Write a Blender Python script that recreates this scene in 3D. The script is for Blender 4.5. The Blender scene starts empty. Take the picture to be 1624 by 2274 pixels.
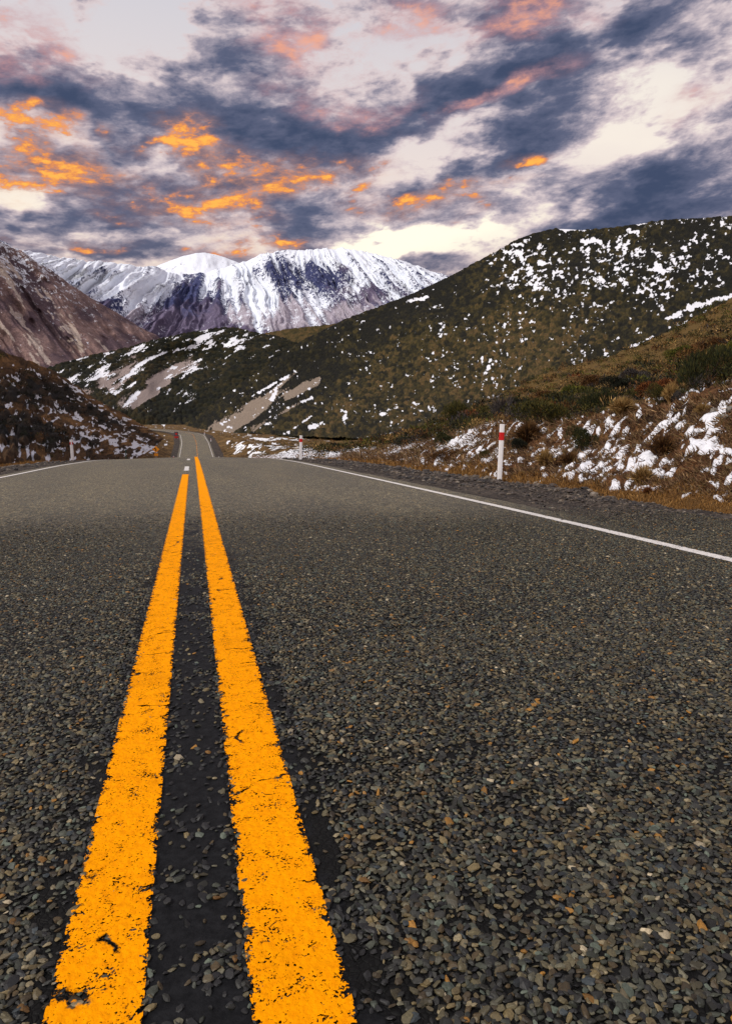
import bpy, math, random
import numpy as np
rng = np.random.default_rng(7)
random.seed(7)
sc = bpy.context.scene
COL = sc.collection

# ------------------------------------------------------------------ camera
FL, W, H = 1515.0, 1624.0, 2273.4          # focal length and frame of the lens, in the same unit
CAM_H = 0.80
PITCH = math.atan((H / 2 - 964) / FL)
YAW = math.atan((W / 2 - 427) * math.cos(PITCH) / FL)
cam = bpy.data.cameras.new('camera')
cam_o = bpy.data.objects.new('camera', cam)
COL.objects.link(cam_o)
cam_o.location = (0, 0, CAM_H)
cam_o.rotation_euler = (math.pi / 2 - PITCH, 0, -YAW)
cam.sensor_fit = 'VERTICAL'
cam.sensor_height = 36.0
cam.lens = 36.0 * FL / H
cam.clip_start = 0.05
cam.clip_end = 60000
sc.camera = cam_o

# ------------------------------------------------------------------ exposure
sc.view_settings.view_transform = 'Standard'
sc.view_settings.look = 'None'
sc.view_settings.gamma = 1.0
sc.view_settings.use_curve_mapping = False
sc.view_settings.exposure = 1.0
sc.render.resolution_x, sc.render.resolution_y = 731, 1024
sc.cycles.max_bounces = 4
sc.cycles.diffuse_bounces = 2
sc.cycles.glossy_bounces = 2
sc.cycles.transparent_max_bounces = 8

# ------------------------------------------------------------------ sun
SUN_AZ, SUN_EL = math.radians(-112), math.radians(44)     # azimuth from the road direction, clockwise positive
sun = bpy.data.lights.new('sun', 'SUN')
sun.energy = 1.5
sun.angle = math.radians(14)
sun.color = (1.0, 0.95, 0.88)
sun_o = bpy.data.objects.new('sun', sun)
COL.objects.link(sun_o)
sun_o.rotation_euler = (math.pi / 2 - SUN_EL, 0, math.pi - SUN_AZ)
sun_o.location = (-40, 20, 60)

# direction helpers ------------------------------------------------
CF = np.array([math.sin(YAW) * math.cos(PITCH), math.cos(YAW) * math.cos(PITCH), -math.sin(PITCH)])
CU = np.array([math.sin(YAW) * math.sin(PITCH), math.cos(YAW) * math.sin(PITCH), math.cos(PITCH)])
CR = np.array([math.cos(YAW), -math.sin(YAW), 0.0])


def ray(u, v):
    u, v = np.broadcast_arrays(np.asarray(u, float), np.asarray(v, float))
    d = CF + CR * ((u - W / 2) / FL)[..., None] + CU * ((H / 2 - v) / FL)[..., None]
    return d


def at_range(u, v, r):
    """point seen along a bearing and elevation at horizontal distance r"""
    d = ray(u, v)
    k = np.asarray(r) / np.hypot(d[..., 0], d[..., 1])
    p = d * k[..., None]
    p[..., 2] += CAM_H
    return p


def project(p):
    p = np.asarray(p, float) - np.array([0, 0, CAM_H])
    c = p @ CF
    return W / 2 + FL * (p @ CR) / c, H / 2 - FL * (p @ CU) / c


# ------------------------------------------------------------------ node helpers
class G:
    def __init__(self, tree):
        self.t = tree
        tree.nodes.clear()

    def n(self, typ, **kw):
        nd = self.t.nodes.new(typ)
        for k, v in kw.items():
            setattr(nd, k, v)
        return nd

    def put(self, sock, val):
        if val is None:
            return
        if isinstance(val, bpy.types.NodeSocket):
            self.t.links.new(val, sock)
        else:
            if sock.type == 'RGBA' and len(val) == 3:
                val = (*val, 1)
            sock.default_value = val

    def math(self, op, a, b=None, c=None, clamp=False):
        nd = self.n('ShaderNodeMath', operation=op, use_clamp=clamp)
        for i, x in enumerate((a, b, c)):
            self.put(nd.inputs[i], x)
        return nd.outputs[0]

    def vmath(self, op, a, b=None, out=0):
        nd = self.n('ShaderNodeVectorMath', operation=op)
        self.put(nd.inputs[0], a)
        if b is not None:
            self.put(nd.inputs[3] if op == 'SCALE' else nd.inputs[1], b)
        return nd.outputs[out]

    def mix(self, f, a, b, blend='MIX'):
        nd = self.n('ShaderNodeMix', data_type='RGBA', blend_type=blend)
        self.put(nd.inputs[0], f)
        self.put(nd.inputs[6], a)
        self.put(nd.inputs[7], b)
        return nd.outputs[2]

    def noise(self, scale, detail=3.0, rough=0.55, vec=None, dist=0.0, color=False):
        nd = self.n('ShaderNodeTexNoise')
        self.put(nd.inputs['Scale'], scale)
        nd.inputs['Detail'].default_value = detail
        nd.inputs['Roughness'].default_value = rough
        nd.inputs['Distortion'].default_value = dist
        self.put(nd.inputs['Vector'], vec)
        return nd.outputs['Color' if color else 'Fac']

    def vor(self, scale, vec=None, feature='F1', out='Distance', rand=1.0):
        nd = self.n('ShaderNodeTexVoronoi', feature=feature)
        self.put(nd.inputs['Scale'], scale)
        nd.inputs['Randomness'].default_value = rand
        self.put(nd.inputs['Vector'], vec)
        return nd.outputs[out]

    def step(self, x, lo, hi, a=0.0, b=1.0):
        nd = self.n('ShaderNodeMapRange', interpolation_type='SMOOTHSTEP')
        self.put(nd.inputs[0], x)
        for i, q in enumerate((lo, hi, a, b)):
            self.put(nd.inputs[i + 1], q)
        return nd.outputs[0]

    def ramp(self, f, stops, interp='LINEAR'):
        nd = self.n('ShaderNodeValToRGB')
        nd.color_ramp.interpolation = interp
        els = nd.color_ramp.elements
        while len(els) < len(stops):
            els.new(0.5)
        for e, (p, c) in zip(els, stops):
            e.position = p
            e.color = (*c, 1)
        self.put(nd.inputs[0], f)
        return nd.outputs[0]

    def attr(self, name, out='Fac'):
        nd = self.n('ShaderNodeAttribute', attribute_name=name)
        return nd.outputs[out]

    def pos(self):
        return self.n('ShaderNodeNewGeometry').outputs['Position']

    def obj(self):
        return self.n('ShaderNodeTexCoord').outputs['Object']

    def mapv(self, vec, scale=(1, 1, 1), loc=(0, 0, 0), rot=(0, 0, 0), typ='POINT'):
        nd = self.n('ShaderNodeMapping', vector_type=typ)
        self.put(nd.inputs[0], vec)
        nd.inputs['Location'].default_value = loc
        nd.inputs['Rotation'].default_value = rot
        nd.inputs['Scale'].default_value = scale
        return nd.outputs[0]

    def bump(self, h, strength, dist):
        nd = self.n('ShaderNodeBump')
        nd.inputs['Strength'].default_value = strength
        nd.inputs['Distance'].default_value = dist
        self.put(nd.inputs['Height'], h)
        return nd.outputs[0]

    def bsdf(self, color, rough=0.9, spec=0.3, normal=None, **kw):
        nd = self.n('ShaderNodeBsdfPrincipled')
        self.put(nd.inputs['Base Color'], color)
        self.put(nd.inputs['Roughness'], rough)
        self.put(nd.inputs['Specular IOR Level'], spec)
        self.put(nd.inputs['Normal'], normal)
        for k, v in kw.items():
            self.put(nd.inputs[k], v)
        return nd.outputs[0]

    def out(self, sh):
        o = self.n('ShaderNodeOutputMaterial')
        self.t.links.new(sh, o.inputs[0])


def new_mat(name):
    m = bpy.data.materials.new(name)
    m.use_nodes = True
    return m, G(m.node_tree)


def simple_mat(name, color, rough=0.6, spec=0.4, var=0.15, scale=30.0):
    m, g = new_mat(name)
    n = g.noise(scale, 4, 0.6, g.obj())
    c = g.mix(g.step(n, 0.3, 0.7), tuple(x * (1 - var) for x in color), tuple(min(1, x * (1 + var)) for x in color))
    g.out(g.bsdf(c, rough, spec, g.bump(n, 0.15, 0.005)))
    return m


# ------------------------------------------------------------------ world: sunset cloud sky
def srgb(*c):
    return tuple(((x / 255) / 12.92 if x <= 10 else ((x / 255 + 0.055) / 1.055) ** 2.4) for x in c)


def half(c, k=0.5):
    return tuple(x * k for x in c)


def build_world():
    w = bpy.data.worlds.new('World')
    sc.world = w
    w.use_nodes = True
    g = G(w.node_tree)
    d = g.n('ShaderNodeTexCoord').outputs['Generated']
    sep = g.n('ShaderNodeSeparateXYZ')
    g.put(sep.inputs[0], d)
    X, Y, Z = sep.outputs
    az = g.math('ARCTAN2', X, Y)
    el = g.math('ARCSINE', Z)
    comb = g.n('ShaderNodeCombineXYZ')
    g.put(comb.inputs[0], az)
    g.put(comb.inputs[1], el)
    ae = comb.outputs[0]
    # cloud texture lives on the direction sphere, drawn out sideways as wind-combed banks are
    dk = g.mapv(d, (1.0, 1.0, 2.5), rot=(0.0, 0.0, 0.0))
    tilt = g.n('ShaderNodeCombineXYZ')                      # banks climb a little to the right
    g.put(tilt.inputs[2], g.math('MULTIPLY', X, -0.16))
    dk = g.vmath('ADD', dk, tilt.outputs[0])
    w1 = g.vmath('SUBTRACT', g.noise(4.0, 3, 0.55, dk, color=True), (0.5, 0.5, 0.5))
    w2 = g.vmath('SUBTRACT', g.noise(13.0, 4, 0.6, dk, color=True), (0.5, 0.5, 0.5))
    aw = g.vmath('ADD', ae, g.vmath('MULTIPLY', w1, (0.22, 0.11, 0.0)))
    aw = g.vmath('ADD', aw, g.vmath('MULTIPLY', w2, (0.10, 0.055, 0.0)))

    def ang(u, v):
        q = ray(u, v)
        q = q / np.linalg.norm(q)
        return math.atan2(q[0], q[1]), math.asin(q[2])

    def blobs(lst, vec):
        acc = None
        for (u, v, ru, rv, rot, wt) in lst:
            a, e = ang(u, v)
            k = math.cos(math.hypot(a - YAW, e)) / FL
            m = g.mapv(vec, (ru * k, rv * k, 1), (a, e, 0), (0, 0, math.radians(rot)), 'TEXTURE')
            ln = g.vmath('LENGTH', m, out=1)
            b = g.step(ln, 0.15, 1.25, wt, 0.0)
            acc = b if acc is None else g.math('ADD', acc, b)
        return acc

    dark = [(480, 300, 360, 110, -6, .8), (180, 440, 260, 60, 0, .35), (700, 440, 200, 50, -10, .3), (1300, 130, 200, 50, 0, .3), (780, 160, 160, 40, 10, .3), (690, 320, 150, 95, 0, .45), (260, 270, 150, 60, -10, .35),
            (1010, 215, 330, 58, 13, .85), (1210, 160, 90, 45, 20, .3), (1150, 25, 200, 60, -8, .8), (1385, 65, 95, 50, 0, .7),
            (1190, 275, 190, 60, 12, .6), (340, 440, 300, 75, -6, .6), (620, 500, 170, 75, -22, .65), (90, 490, 190, 55, 0, .45),
            (1500, 400, 300, 130, 16, .75), (1330, 480, 170, 40, 5, .45), (570, 130, 150, 50, -18, .5), (430, 80, 100, 40, -15, .4),
            (60, 215, 170, 55, -8, .5), (70, 115, 110, 45, 0, .4), (960, 575, 180, 32, -4, .5), (940, 400, 210, 45, 8, .45),
            (1580, 120, 120, 50, 10, .5), (330, 560, 330, 26, 0, .45), (1120, 350, 150, 35, 4, .45), (230, 180, 120, 30, -10, .3)]
    clear = [(900, 530, 190, 30, 4, .4), (900, 110, 260, 70, 8, .55), (1480, 220, 190, 120, 0, .6), (950, 520, 240, 42, 6, .6), (250, 90, 200, 90, 0, .45),
             (950, 310, 190, 40, 12, .5), (80, 410, 160, 30, 0, .4), (200, 525, 150, 18, 0, .35), (1330, 330, 150, 40, 25, .35)]
    fire = [(90, 375, 230, 50, 2, .75), (400, 325, 95, 75, 20, .8), (600, 392, 240, 46, 6, .9), (430, 475, 190, 44, -8, .85), (480, 420, 130, 40, -30, .6),
            (910, 440, 190, 36, 2, .8), (570, 552, 150, 22, 8, .95), (60, 290, 150, 50, 0, .5), (190, 360, 80, 30, 0, .5), (300, 320, 60, 25, 0, .45),
            (1150, 348, 90, 20, 0, .5), (200, 545, 110, 14, 0, .35), (1080, 420, 110, 18, 0, .4), (60, 492, 70, 14, 0, .4)]
    rose = [(640, 75, 180, 55, -12, .75), (1120, 205, 160, 30, 14, .6), (1150, 45, 190, 40, -6, .6), (20, 40, 130, 90, 0, .55),
            (60, 130, 150, 45, 0, .55), (740, 245, 130, 38, 0, .6), (850, 235, 110, 24, 14, .4), (650, 180, 120, 30, 0, .3),
            (950, 50, 130, 60, 0, .4), (1600, 200, 90, 30, 0, .3), (1020, 240, 150, 20, 12, .4)]
    nbig = g.noise(3.2, 4, 0.55, dk, 0.2)
    nmid = g.noise(7.5, 8, 0.63, dk, 0.3)
    nfine = g.noise(26.0, 5, 0.62, dk, 0.2)
    nlow = g.noise(7.5, 8, 0.63, g.vmath('ADD', dk, (0.0, 0.0, -0.035)), 0.3)      # the same field a little lower down
    def ctr(n, k):
        return g.math('MULTIPLY', g.math('SUBTRACT', n, 0.5), k)
    dens = g.math('ADD', g.math('ADD', ctr(nbig, 0.75), ctr(nmid, 1.5)), g.math('ADD', ctr(nfine, 0.40), 0.42))
    dens = g.math('ADD', dens, g.math('MULTIPLY', blobs(dark, aw), 0.50))
    dens = g.math('SUBTRACT', dens, g.math('MULTIPLY', blobs(clear, aw), 0.40))
    K = 0.5
    # clear air: Nishita sky behind a thin cream veil of high cloud
    nish = g.n('ShaderNodeTexSky', sky_type='NISHITA')
    nish.sun_disc = False
    nish.sun_elevation = SUN_EL
    nish.sun_rotation = SUN_AZ
    veil = g.ramp(el, [(0.0, half(srgb(255, 238, 206), K * 1.05)), (0.18, half(srgb(255, 234, 212), K)), (0.36, half(srgb(246, 230, 222), K)),
                       (0.6, half(srgb(208, 210, 222), K)), (1.0, half(srgb(190, 200, 222), K))])
    air = g.mix(0.88, g.vmath('SCALE', nish.outputs[0], 0.06), veil)
    glow = blobs([(900, 515, 330, 75, 4, 1.0), (80, 400, 260, 50, 0, .5), (1400, 220, 300, 160, 0, .4)], aw)
    air = g.mix(g.math('MINIMUM', glow, 1.0), air, half(srgb(255, 247, 226), K * 1.12))
    low = g.step(el, 0.06, 0.30)
    c1 = g.mix(low, half(srgb(234, 204, 178), K), half(srgb(220, 204, 206), K))
    c2 = g.mix(low, half(srgb(168, 146, 140), K), half(srgb(164, 156, 170), K))
    c3 = g.mix(low, half(srgb(112, 100, 106), K), half(srgb(96, 102, 128), K))
    c4 = g.mix(low, half(srgb(86, 80, 90), K), half(srgb(66, 78, 106), K))
    under = g.math('SUBTRACT', nmid, nlow)                  # positive along undersides
    pw = g.vmath('ADD', dk, g.vmath('SCALE', w2, 0.22))
    puff = g.math('ADD', g.math('MULTIPLY', g.vor(11.0, pw), 0.8), g.math('MULTIPLY', g.vor(26.0, pw), 0.25))
    puff = g.math('SUBTRACT', 0.52, puff)                    # rounded billows, positive in their middles
    dd = g.math('ADD', dens, g.math('ADD', ctr(nfine, 0.30), g.math('MULTIPLY', under, -1.3)))
    dd = g.math('ADD', dd, g.math('MULTIPLY', puff, 0.42))
    sky = g.mix(g.step(dd, 0.22, 0.42), air, c1)
    sky = g.mix(g.step(dd, 0.34, 0.58), sky, c2)
    sky = g.mix(g.step(dd, 0.48, 0.78), sky, c3)
    sky = g.mix(g.step(dd, 0.70, 1.10), sky, c4)
    # sunlit undersides: curdled flecks where the cloud base catches the light
    curd = g.noise(17.0, 7, 0.68, dk, 0.2)
    tex = g.math('ADD', g.math('ADD', ctr(curd, 2.2), ctr(nfine, 1.2)), g.math('MULTIPLY', under, 2.6))
    fb = blobs(fire, aw)
    tex = g.math('ADD', tex, g.math('MULTIPLY', puff, 0.7))
    fr = g.math('ADD', g.math('MULTIPLY', tex, 1.0), g.math('MULTIPLY', fb, 0.20))
    fr = g.math('MULTIPLY', g.math('MULTIPLY', g.step(fr, -0.10, 0.75), g.step(fb, 0.0, 0.45)), g.step(dens, 0.06, 0.34))
    sky = g.mix(g.math('MULTIPLY', g.math('MINIMUM', fb, 1.0), g.step(tex, -0.55, 0.35, 0.08, 0.55)), sky, half(srgb(226, 158, 118), K))
    lit = g.ramp(fr, [(0.10, half(srgb(150, 130, 142), K)), (0.34, half(srgb(204, 142, 122), K)), (0.62, half(srgb(238, 148, 84), K)), (0.95, half(srgb(255, 182, 84), K * 1.08))])
    sky = g.mix(g.step(fr, 0.0, 0.85), sky, lit)
    rb = blobs(rose, aw)
    sky = g.mix(g.math('MULTIPLY', g.math('MINIMUM', rb, 1.0), g.step(tex, -0.6, 0.4, 0.10, 0.60)), sky, half(srgb(220, 160, 154), K))
    rs = g.math('ADD', g.math('MULTIPLY', tex, 0.8), g.math('MULTIPLY', rb, 0.25))
    rs = g.math('MULTIPLY', g.math('MULTIPLY', g.step(rs, -0.15, 0.80), g.step(rb, 0.0, 0.45)), 0.85)
    sky = g.mix(rs, sky, g.mix(g.step(rs, 0.15, 0.85), half(srgb(186, 146, 158), K), half(srgb(244, 170, 140), K)))
    bg = g.n('ShaderNodeBackground')
    g.put(bg.inputs[0], sky)
    bg.inputs[1].default_value = 1.0
    o = g.n('ShaderNodeOutputWorld')
    g.t.links.new(bg.outputs[0], o.inputs[0])
    w.cycles.sampling_method = 'NONE'


build_world()


# ------------------------------------------------------------------ numpy noise
def _h(ix, iy, seed):
    n = (ix.astype(np.int64) * 374761393 + iy.astype(np.int64) * 668265263 + seed * 1274126177) & 0x7fffffff
    n = ((n ^ (n >> 13)) * 1274126177) & 0x7fffffff
    n = ((n ^ (n >> 16)) * 668265263) & 0x7fffffff
    return ((n ^ (n >> 15)) & 0xffffff) / float(0xffffff)


def vnoise(x, y, seed=0):
    x0, y0 = np.floor(x), np.floor(y)
    fx, fy = x - x0, y - y0
    fx, fy = fx * fx * fx * (fx * (fx * 6 - 15) + 10), fy * fy * fy * (fy * (fy * 6 - 15) + 10)
    a, b = _h(x0, y0, seed), _h(x0 + 1, y0, seed)
    c, d = _h(x0, y0 + 1, seed), _h(x0 + 1, y0 + 1, seed)
    return (a * (1 - fx) + b * fx) * (1 - fy) + (c * (1 - fx) + d * fx) * fy


def fbm(x, y, o=4, seed=0, g=0.5):
    s, a, t = 0.0, 1.0, 0.0
    for i in range(o):
        s = s + a * vnoise(x * 2 ** i + 17.3 * i, y * 2 ** i - 9.1 * i, seed + i)
        t += a
        a *= g
    return s / t


def worley(x, y, seed=0):
    x0, y0 = np.floor(x), np.floor(y)
    best = np.full(np.shape(x), 9.0)
    cid = np.zeros(np.shape(x))
    for i in (-1, 0, 1):
        for j in (-1, 0, 1):
            cx, cy = x0 + i, y0 + j
            px, py = cx + _h(cx, cy, seed), cy + _h(cx, cy, seed + 5)
            dd = np.hypot(px - x, py - y)
            k = dd < best
            best = np.where(k, dd, best)
            cid = np.where(k, _h(cx, cy, seed + 9), cid)
    return best, cid


def unit(v):
    return v / np.maximum(np.linalg.norm(v, axis=-1, keepdims=True), 1e-9)


def sstep(x, a, b):
    t = np.clip((x - a) / (b - a), 0, 1)
    return t * t * (3 - 2 * t)


def blob(U, V, cu, cv, ru, rv, rot=0.0):
    a = math.radians(rot)
    du, dv = U - cu, -(V - cv)
    p, q = (du * math.cos(a) + dv * math.sin(a)) / ru, (-du * math.sin(a) + dv * math.cos(a)) / rv
    return np.clip(1.25 - np.hypot(p, q), 0, 1)


def seg(U, V, u0, v0, u1, v1, w0, w1=None):
    w1 = w0 if w1 is None else w1
    du, dv = u1 - u0, v1 - v0
    t = np.clip(((U - u0) * du + (V - v0) * dv) / (du * du + dv * dv), 0, 1)
    dd = np.hypot(U - u0 - t * du, V - v0 - t * dv)
    return np.clip(1.2 - dd / (w0 + (w1 - w0) * t), 0, 1)


# ------------------------------------------------------------------ mesh helpers
def mesh_from(name, verts, faces, smooth=True, attrs=None):
    """verts (n,3), faces (m,k) int array or list of arrays with different k"""
    me = bpy.data.meshes.new(name)
    verts = np.ascontiguousarray(verts, np.float32)
    fl = faces if isinstance(faces, list) else [faces]
    fl = [np.asarray(q, np.int32) for q in fl if len(q)]
    me.vertices.add(len(verts))
    me.vertices.foreach_set('co', verts.ravel())
    nl = sum(q.size for q in fl)
    me.loops.add(nl)
    me.loops.foreach_set('vertex_index', np.concatenate([q.ravel() for q in fl]))
    npoly = sum(len(q) for q in fl)
    me.polygons.add(npoly)
    tot = np.concatenate([np.full(len(q), q.shape[1], np.int32) for q in fl])
    st = np.concatenate([[0], np.cumsum(tot)[:-1]]).astype(np.int32)
    me.polygons.foreach_set('loop_start', st)
    me.polygons.foreach_set('use_smooth', np.full(npoly, smooth, bool))
    me.update(calc_edges=True)
    me.validate()
    for k, v in (attrs or {}).items():
        v = np.asarray(v, np.float32)
        if v.ndim == 1:
            a = me.attributes.new(k, 'FLOAT', 'POINT')
            a.data.foreach_set('value', v)
        else:
            a = me.attributes.new(k, 'FLOAT_COLOR', 'POINT')
            a.data.foreach_set('color', np.concatenate([v, np.ones((len(v), 1), np.float32)], 1).ravel())
    return me


def link(name, me, mat=None, parent=None, **props):
    o = bpy.data.objects.new(name, me)
    COL.objects.link(o)
    if me is not None and mat is not None and len(me.materials) == 0:
        me.materials.append(mat)
    if parent is not None:
        o.parent = parent
    for k, v in props.items():
        o[k] = v
    return o


def thing(name, label, cat, loc, rotz=0.0, group=None, scale=1.0, tilt=(0, 0)):
    o = bpy.data.objects.new(name, None)
    COL.objects.link(o)
    o.empty_display_size = 0.1
    o.location = loc
    o.rotation_euler = (tilt[0], tilt[1], rotz)
    o.scale = (scale,) * 3 if not isinstance(scale, tuple) else scale
    o['label'] = label
    o['category'] = cat
    if group:
        o['group'] = group
    return o


def grid_faces(m, n, keep=None):
    i = np.arange(m * n).reshape(m, n)
    q = np.stack([i[:-1, :-1], i[:-1, 1:], i[1:, 1:], i[1:, :-1]], -1).reshape(-1, 4)
    if keep is not None:
        q = q[keep.reshape(-1)]
    return q


class Parts:
    """collects boxes / prisms into one mesh"""
    def __init__(self):
        self.v, self.f, self.k = [], {}, 0

    def add(self, verts, faces):
        self.v.append(np.asarray(verts, float))
        for q in faces:
            self.f.setdefault(len(q), []).append([i + self.k for i in q])
        self.k += len(verts)

    def prism(self, poly, z0, z1, axis='z', bev=0.0, top=1.0):
        """extrude polygon (list of 2D) from z0 to z1 along axis"""
        n = len(poly)
        p = np.asarray(poly, float)
        c = p.mean(0)
        rings = [(p, z0), (p, z1 - bev), (c + (p - c) * (1 - (bev * 2 if bev else 0)) * top, z1)] if bev else [(p, z0), (c + (p - c) * top, z1)]
        vs = []
        for q, z in rings:
            for a, b in q:
                vs.append({'z': (a, b, z), 'y': (a, z, b), 'x': (z, a, b)}[axis])
        fs = []
        for r in range(len(rings) - 1):
            for i in range(n):
                j = (i + 1) % n
                fs.append([r * n + i, r * n + j, r * n + n + j, r * n + n + i])
        fs.append(list(range(n))[::-1])
        fs.append([(len(rings) - 1) * n + i for i in range(n)])
        self.add(vs, fs)

    def mesh(self, name, smooth=False):
        return mesh_from(name, np.concatenate(self.v), [np.array(x) for x in self.f.values()], smooth)


def rrect(w, h, r, k=3):
    pts = []
    for cx, cy, a0 in ((w / 2 - r, h / 2 - r, 0), (-w / 2 + r, h / 2 - r, 90), (-w / 2 + r, -h / 2 + r, 180), (w / 2 - r, -h / 2 + r, 270)):
        for i in range(k + 1):
            a = math.radians(a0 + 90 * i / k)
            pts.append((cx + r * math.cos(a), cy + r * math.sin(a)))
    return pts


# ------------------------------------------------------------------ road course
_ry = np.array([-60, 0, 40, 158, 200, 228, 243, 257, 270, 281, 290, 297, 302, 323])
_rx = np.array([0, 0, 0, .95, .95, .2, -1.6, -5.0, -10.5, -18, -28, -41, -58, -140])


def road_center(y):
    return np.interp(y, _ry, _rx)


_pk_y = np.array([-60, 0, 15, 22, 29, 35.5, 45, 60, 80, 105, 130, 158, 195, 230, 258, 285, 310, 800])
_pk_z = np.array([0, 0, 0, -.038, -.152, -.325, -.75, -1.75, -3.4, -4.9, -5.0, -4.2, -1.9, .7, 1.9, 3.3, 4.6, 6.0])


def smooth_interp(y, py, pz):
    t = np.arange(-60, 810, 0.5)
    z = np.interp(t, py, pz)
    k = np.hanning(17)
    k /= k.sum()
    z2 = np.convolve(np.pad(z, 8, 'edge'), k, 'valid')
    return np.interp(y, t, z2)


def road_z(y):
    return smooth_interp(y, _pk_y, _pk_z)


# ------------------------------------------------------------------ materials: road
CHIP = [srgb(34, 34, 30), srgb(86, 80, 62), srgb(58, 62, 56), srgb(104, 92, 66), srgb(46, 47, 46), srgb(94, 92, 80), srgb(70, 58, 38), srgb(124, 114, 94)]


def mat_road():
    m, g = new_mat('chip_seal')
    p = g.pos()
    cellcol = g.vor(78, p, out='Color')
    sepc = g.n('ShaderNodeSeparateColor')
    g.put(sepc.inputs[0], cellcol)
    stops = [(i / 8 + 0.001, c) for i, c in enumerate(CHIP)]
    col = g.ramp(sepc.outputs[0], stops, 'CONSTANT')
    edge = g.vor(78, p, 'DISTANCE_TO_EDGE')
    gap = g.step(edge, 0.03, 0.14)
    col = g.mix(gap, (0.006, 0.006, 0.007), col)
    cl = g.vor(24, p, out='Color')
    col = g.mix(0.75, col, g.mix(1.0, col, g.mix(g.math('POWER', cl, 1.0), (.35, .35, .34), (1.75, 1.7, 1.6)), 'MULTIPLY'))
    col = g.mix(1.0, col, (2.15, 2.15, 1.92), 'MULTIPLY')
    clump = g.noise(1.0, 5, 0.75, g.mapv(p, (34, 4.5, 1)))
    col = g.mix(1.0, col, g.mix(g.step(clump, .33, .67), (.55,) * 3, (1.5,) * 3), 'MULTIPLY')
    big = g.noise(0.9, 4, 0.6, g.mapv(p, (1, 0.25, 1)))
    col = g.mix(g.step(big, 0.3, 0.75), g.mix(1.0, col, (0.80, 0.80, 0.82), 'MULTIPLY'), g.mix(1.0, col, (1.16, 1.13, 1.08), 'MULTIPLY'))
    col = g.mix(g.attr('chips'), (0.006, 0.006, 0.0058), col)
    # bled bitumen between and beside the painted lines
    bit = g.attr('bitumen')
    nb = g.noise(16, 5, 0.65, p)
    bm = g.step(g.math('ADD', bit, g.math('MULTIPLY', g.math('SUBTRACT', nb, 0.5), 1.3)), 0.42, 0.62)
    col = g.mix(bm, col, g.mix(g.step(g.noise(45, 5, .7, p), .3, .75), (.004, .0043, .005), (.014, .0145, .016)))
    dome = g.math('ADD', g.math('MULTIPLY', g.math('SQRT', edge), g.math('SUBTRACT', 1.0, bm)), g.math('MULTIPLY', g.noise(60, 4, .6, p), .5))
    hgt = g.math('ADD', dome, g.math('MULTIPLY', g.noise(420, 2, 0.5, p), 0.12))
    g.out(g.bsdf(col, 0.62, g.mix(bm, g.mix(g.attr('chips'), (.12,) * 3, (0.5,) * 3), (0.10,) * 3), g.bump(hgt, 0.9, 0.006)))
    return m


def mat_stone():
    m, g = new_mat('chip_stone')
    c = g.attr('stone', 'Color')
    n = g.noise(330, 4, 0.6, g.pos())
    c = g.mix(g.step(n, 0.3, 0.75), g.mix(1.0, c, (0.72,) * 3, 'MULTIPLY'), g.mix(1.0, c, (1.25,) * 3, 'MULTIPLY'))
    g.out(g.bsdf(c, 0.58, 0.45, g.bump(n, 0.5, 0.001)))
    return m


def mat_paint(name, col, dirt, wear):
    """paint laid over chip seal: ragged at its edges, pocked and cracked across"""
    m, g = new_mat(name)
    p = g.pos()
    w = g.attr('across')                      # 0 at edge, 1 in the middle
    fade = g.attr('near')                     # 1 close by, where pits can be seen
    n1 = g.noise(95, 4, 0.62, g.mapv(p, (1, 0.8, 1)))
    n2 = g.noise(24, 4, 0.6, p)
    n3 = g.noise(210, 3, 0.6, p)
    edge = g.math('ADD', w, g.math('MULTIPLY', g.math('SUBTRACT', n1, 0.5), 1.5))
    edge = g.math('ADD', edge, g.math('MULTIPLY', g.math('SUBTRACT', n2, 0.5), 1.2))
    edge = g.math('ADD', edge, g.math('MULTIPLY', g.math('SUBTRACT', n3, 0.5), 0.7))
    a = g.step(edge, 0.08, 0.13)
    pits = g.step(g.math('ADD', n3, g.math('MULTIPLY', g.math('SUBTRACT', n2, 0.5), wear)), 0.352, 0.385)
    pits2 = g.step(g.math('ADD', n1, g.math('MULTIPLY', g.math('SUBTRACT', n2, 0.5), 0.5)), 0.275, 0.305)
    wv = g.vmath('SCALE', g.vmath('SUBTRACT', g.noise(22, 4, 0.65, p, color=True), (0.5, 0.5, 0.5)), 0.07)
    ck = g.vor(1.0, g.mapv(g.vmath('ADD', p, wv), (1.6, 3.4, 1)), 'DISTANCE_TO_EDGE')
    crack = g.step(g.math('ADD', ck, g.math('MULTIPLY', g.step(g.noise(7, 2, .5, p), .42, .58), 0.06)), 0.004, 0.014)
    hole = g.math('MULTIPLY', g.math('MULTIPLY', pits, pits2), crack)
    hole = g.math('MAXIMUM', hole, g.math('SUBTRACT', 1.0, fade))
    a = g.math('MULTIPLY', a, hole)
    c = g.mix(g.step(g.noise(60, 5, 0.65, p), 0.40, 0.85), col, dirt)
    c = g.mix(g.math('MULTIPLY', g.step(g.noise(3.0, 5, 0.7, p), 0.50, 0.78), 0.30), c, tuple(x * .35 for x in dirt))
    hgt = g.math('ADD', g.math('MULTIPLY', g.step(g.vor(80, p), 0.0, 0.9), -0.4), g.math('MULTIPLY', n3, 0.6))
    sh = g.bsdf(c, 0.8, 0.04, g.bump(hgt, 0.75, 0.004))
    tr = g.n('ShaderNodeBsdfTransparent').outputs[0]
    mx = g.n('ShaderNodeMixShader')
    g.put(mx.inputs[0], a)
    g.t.links.new(tr, mx.inputs[1])
    g.t.links.new(sh, mx.inputs[2])
    g.out(mx.outputs[0])
    return m


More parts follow.
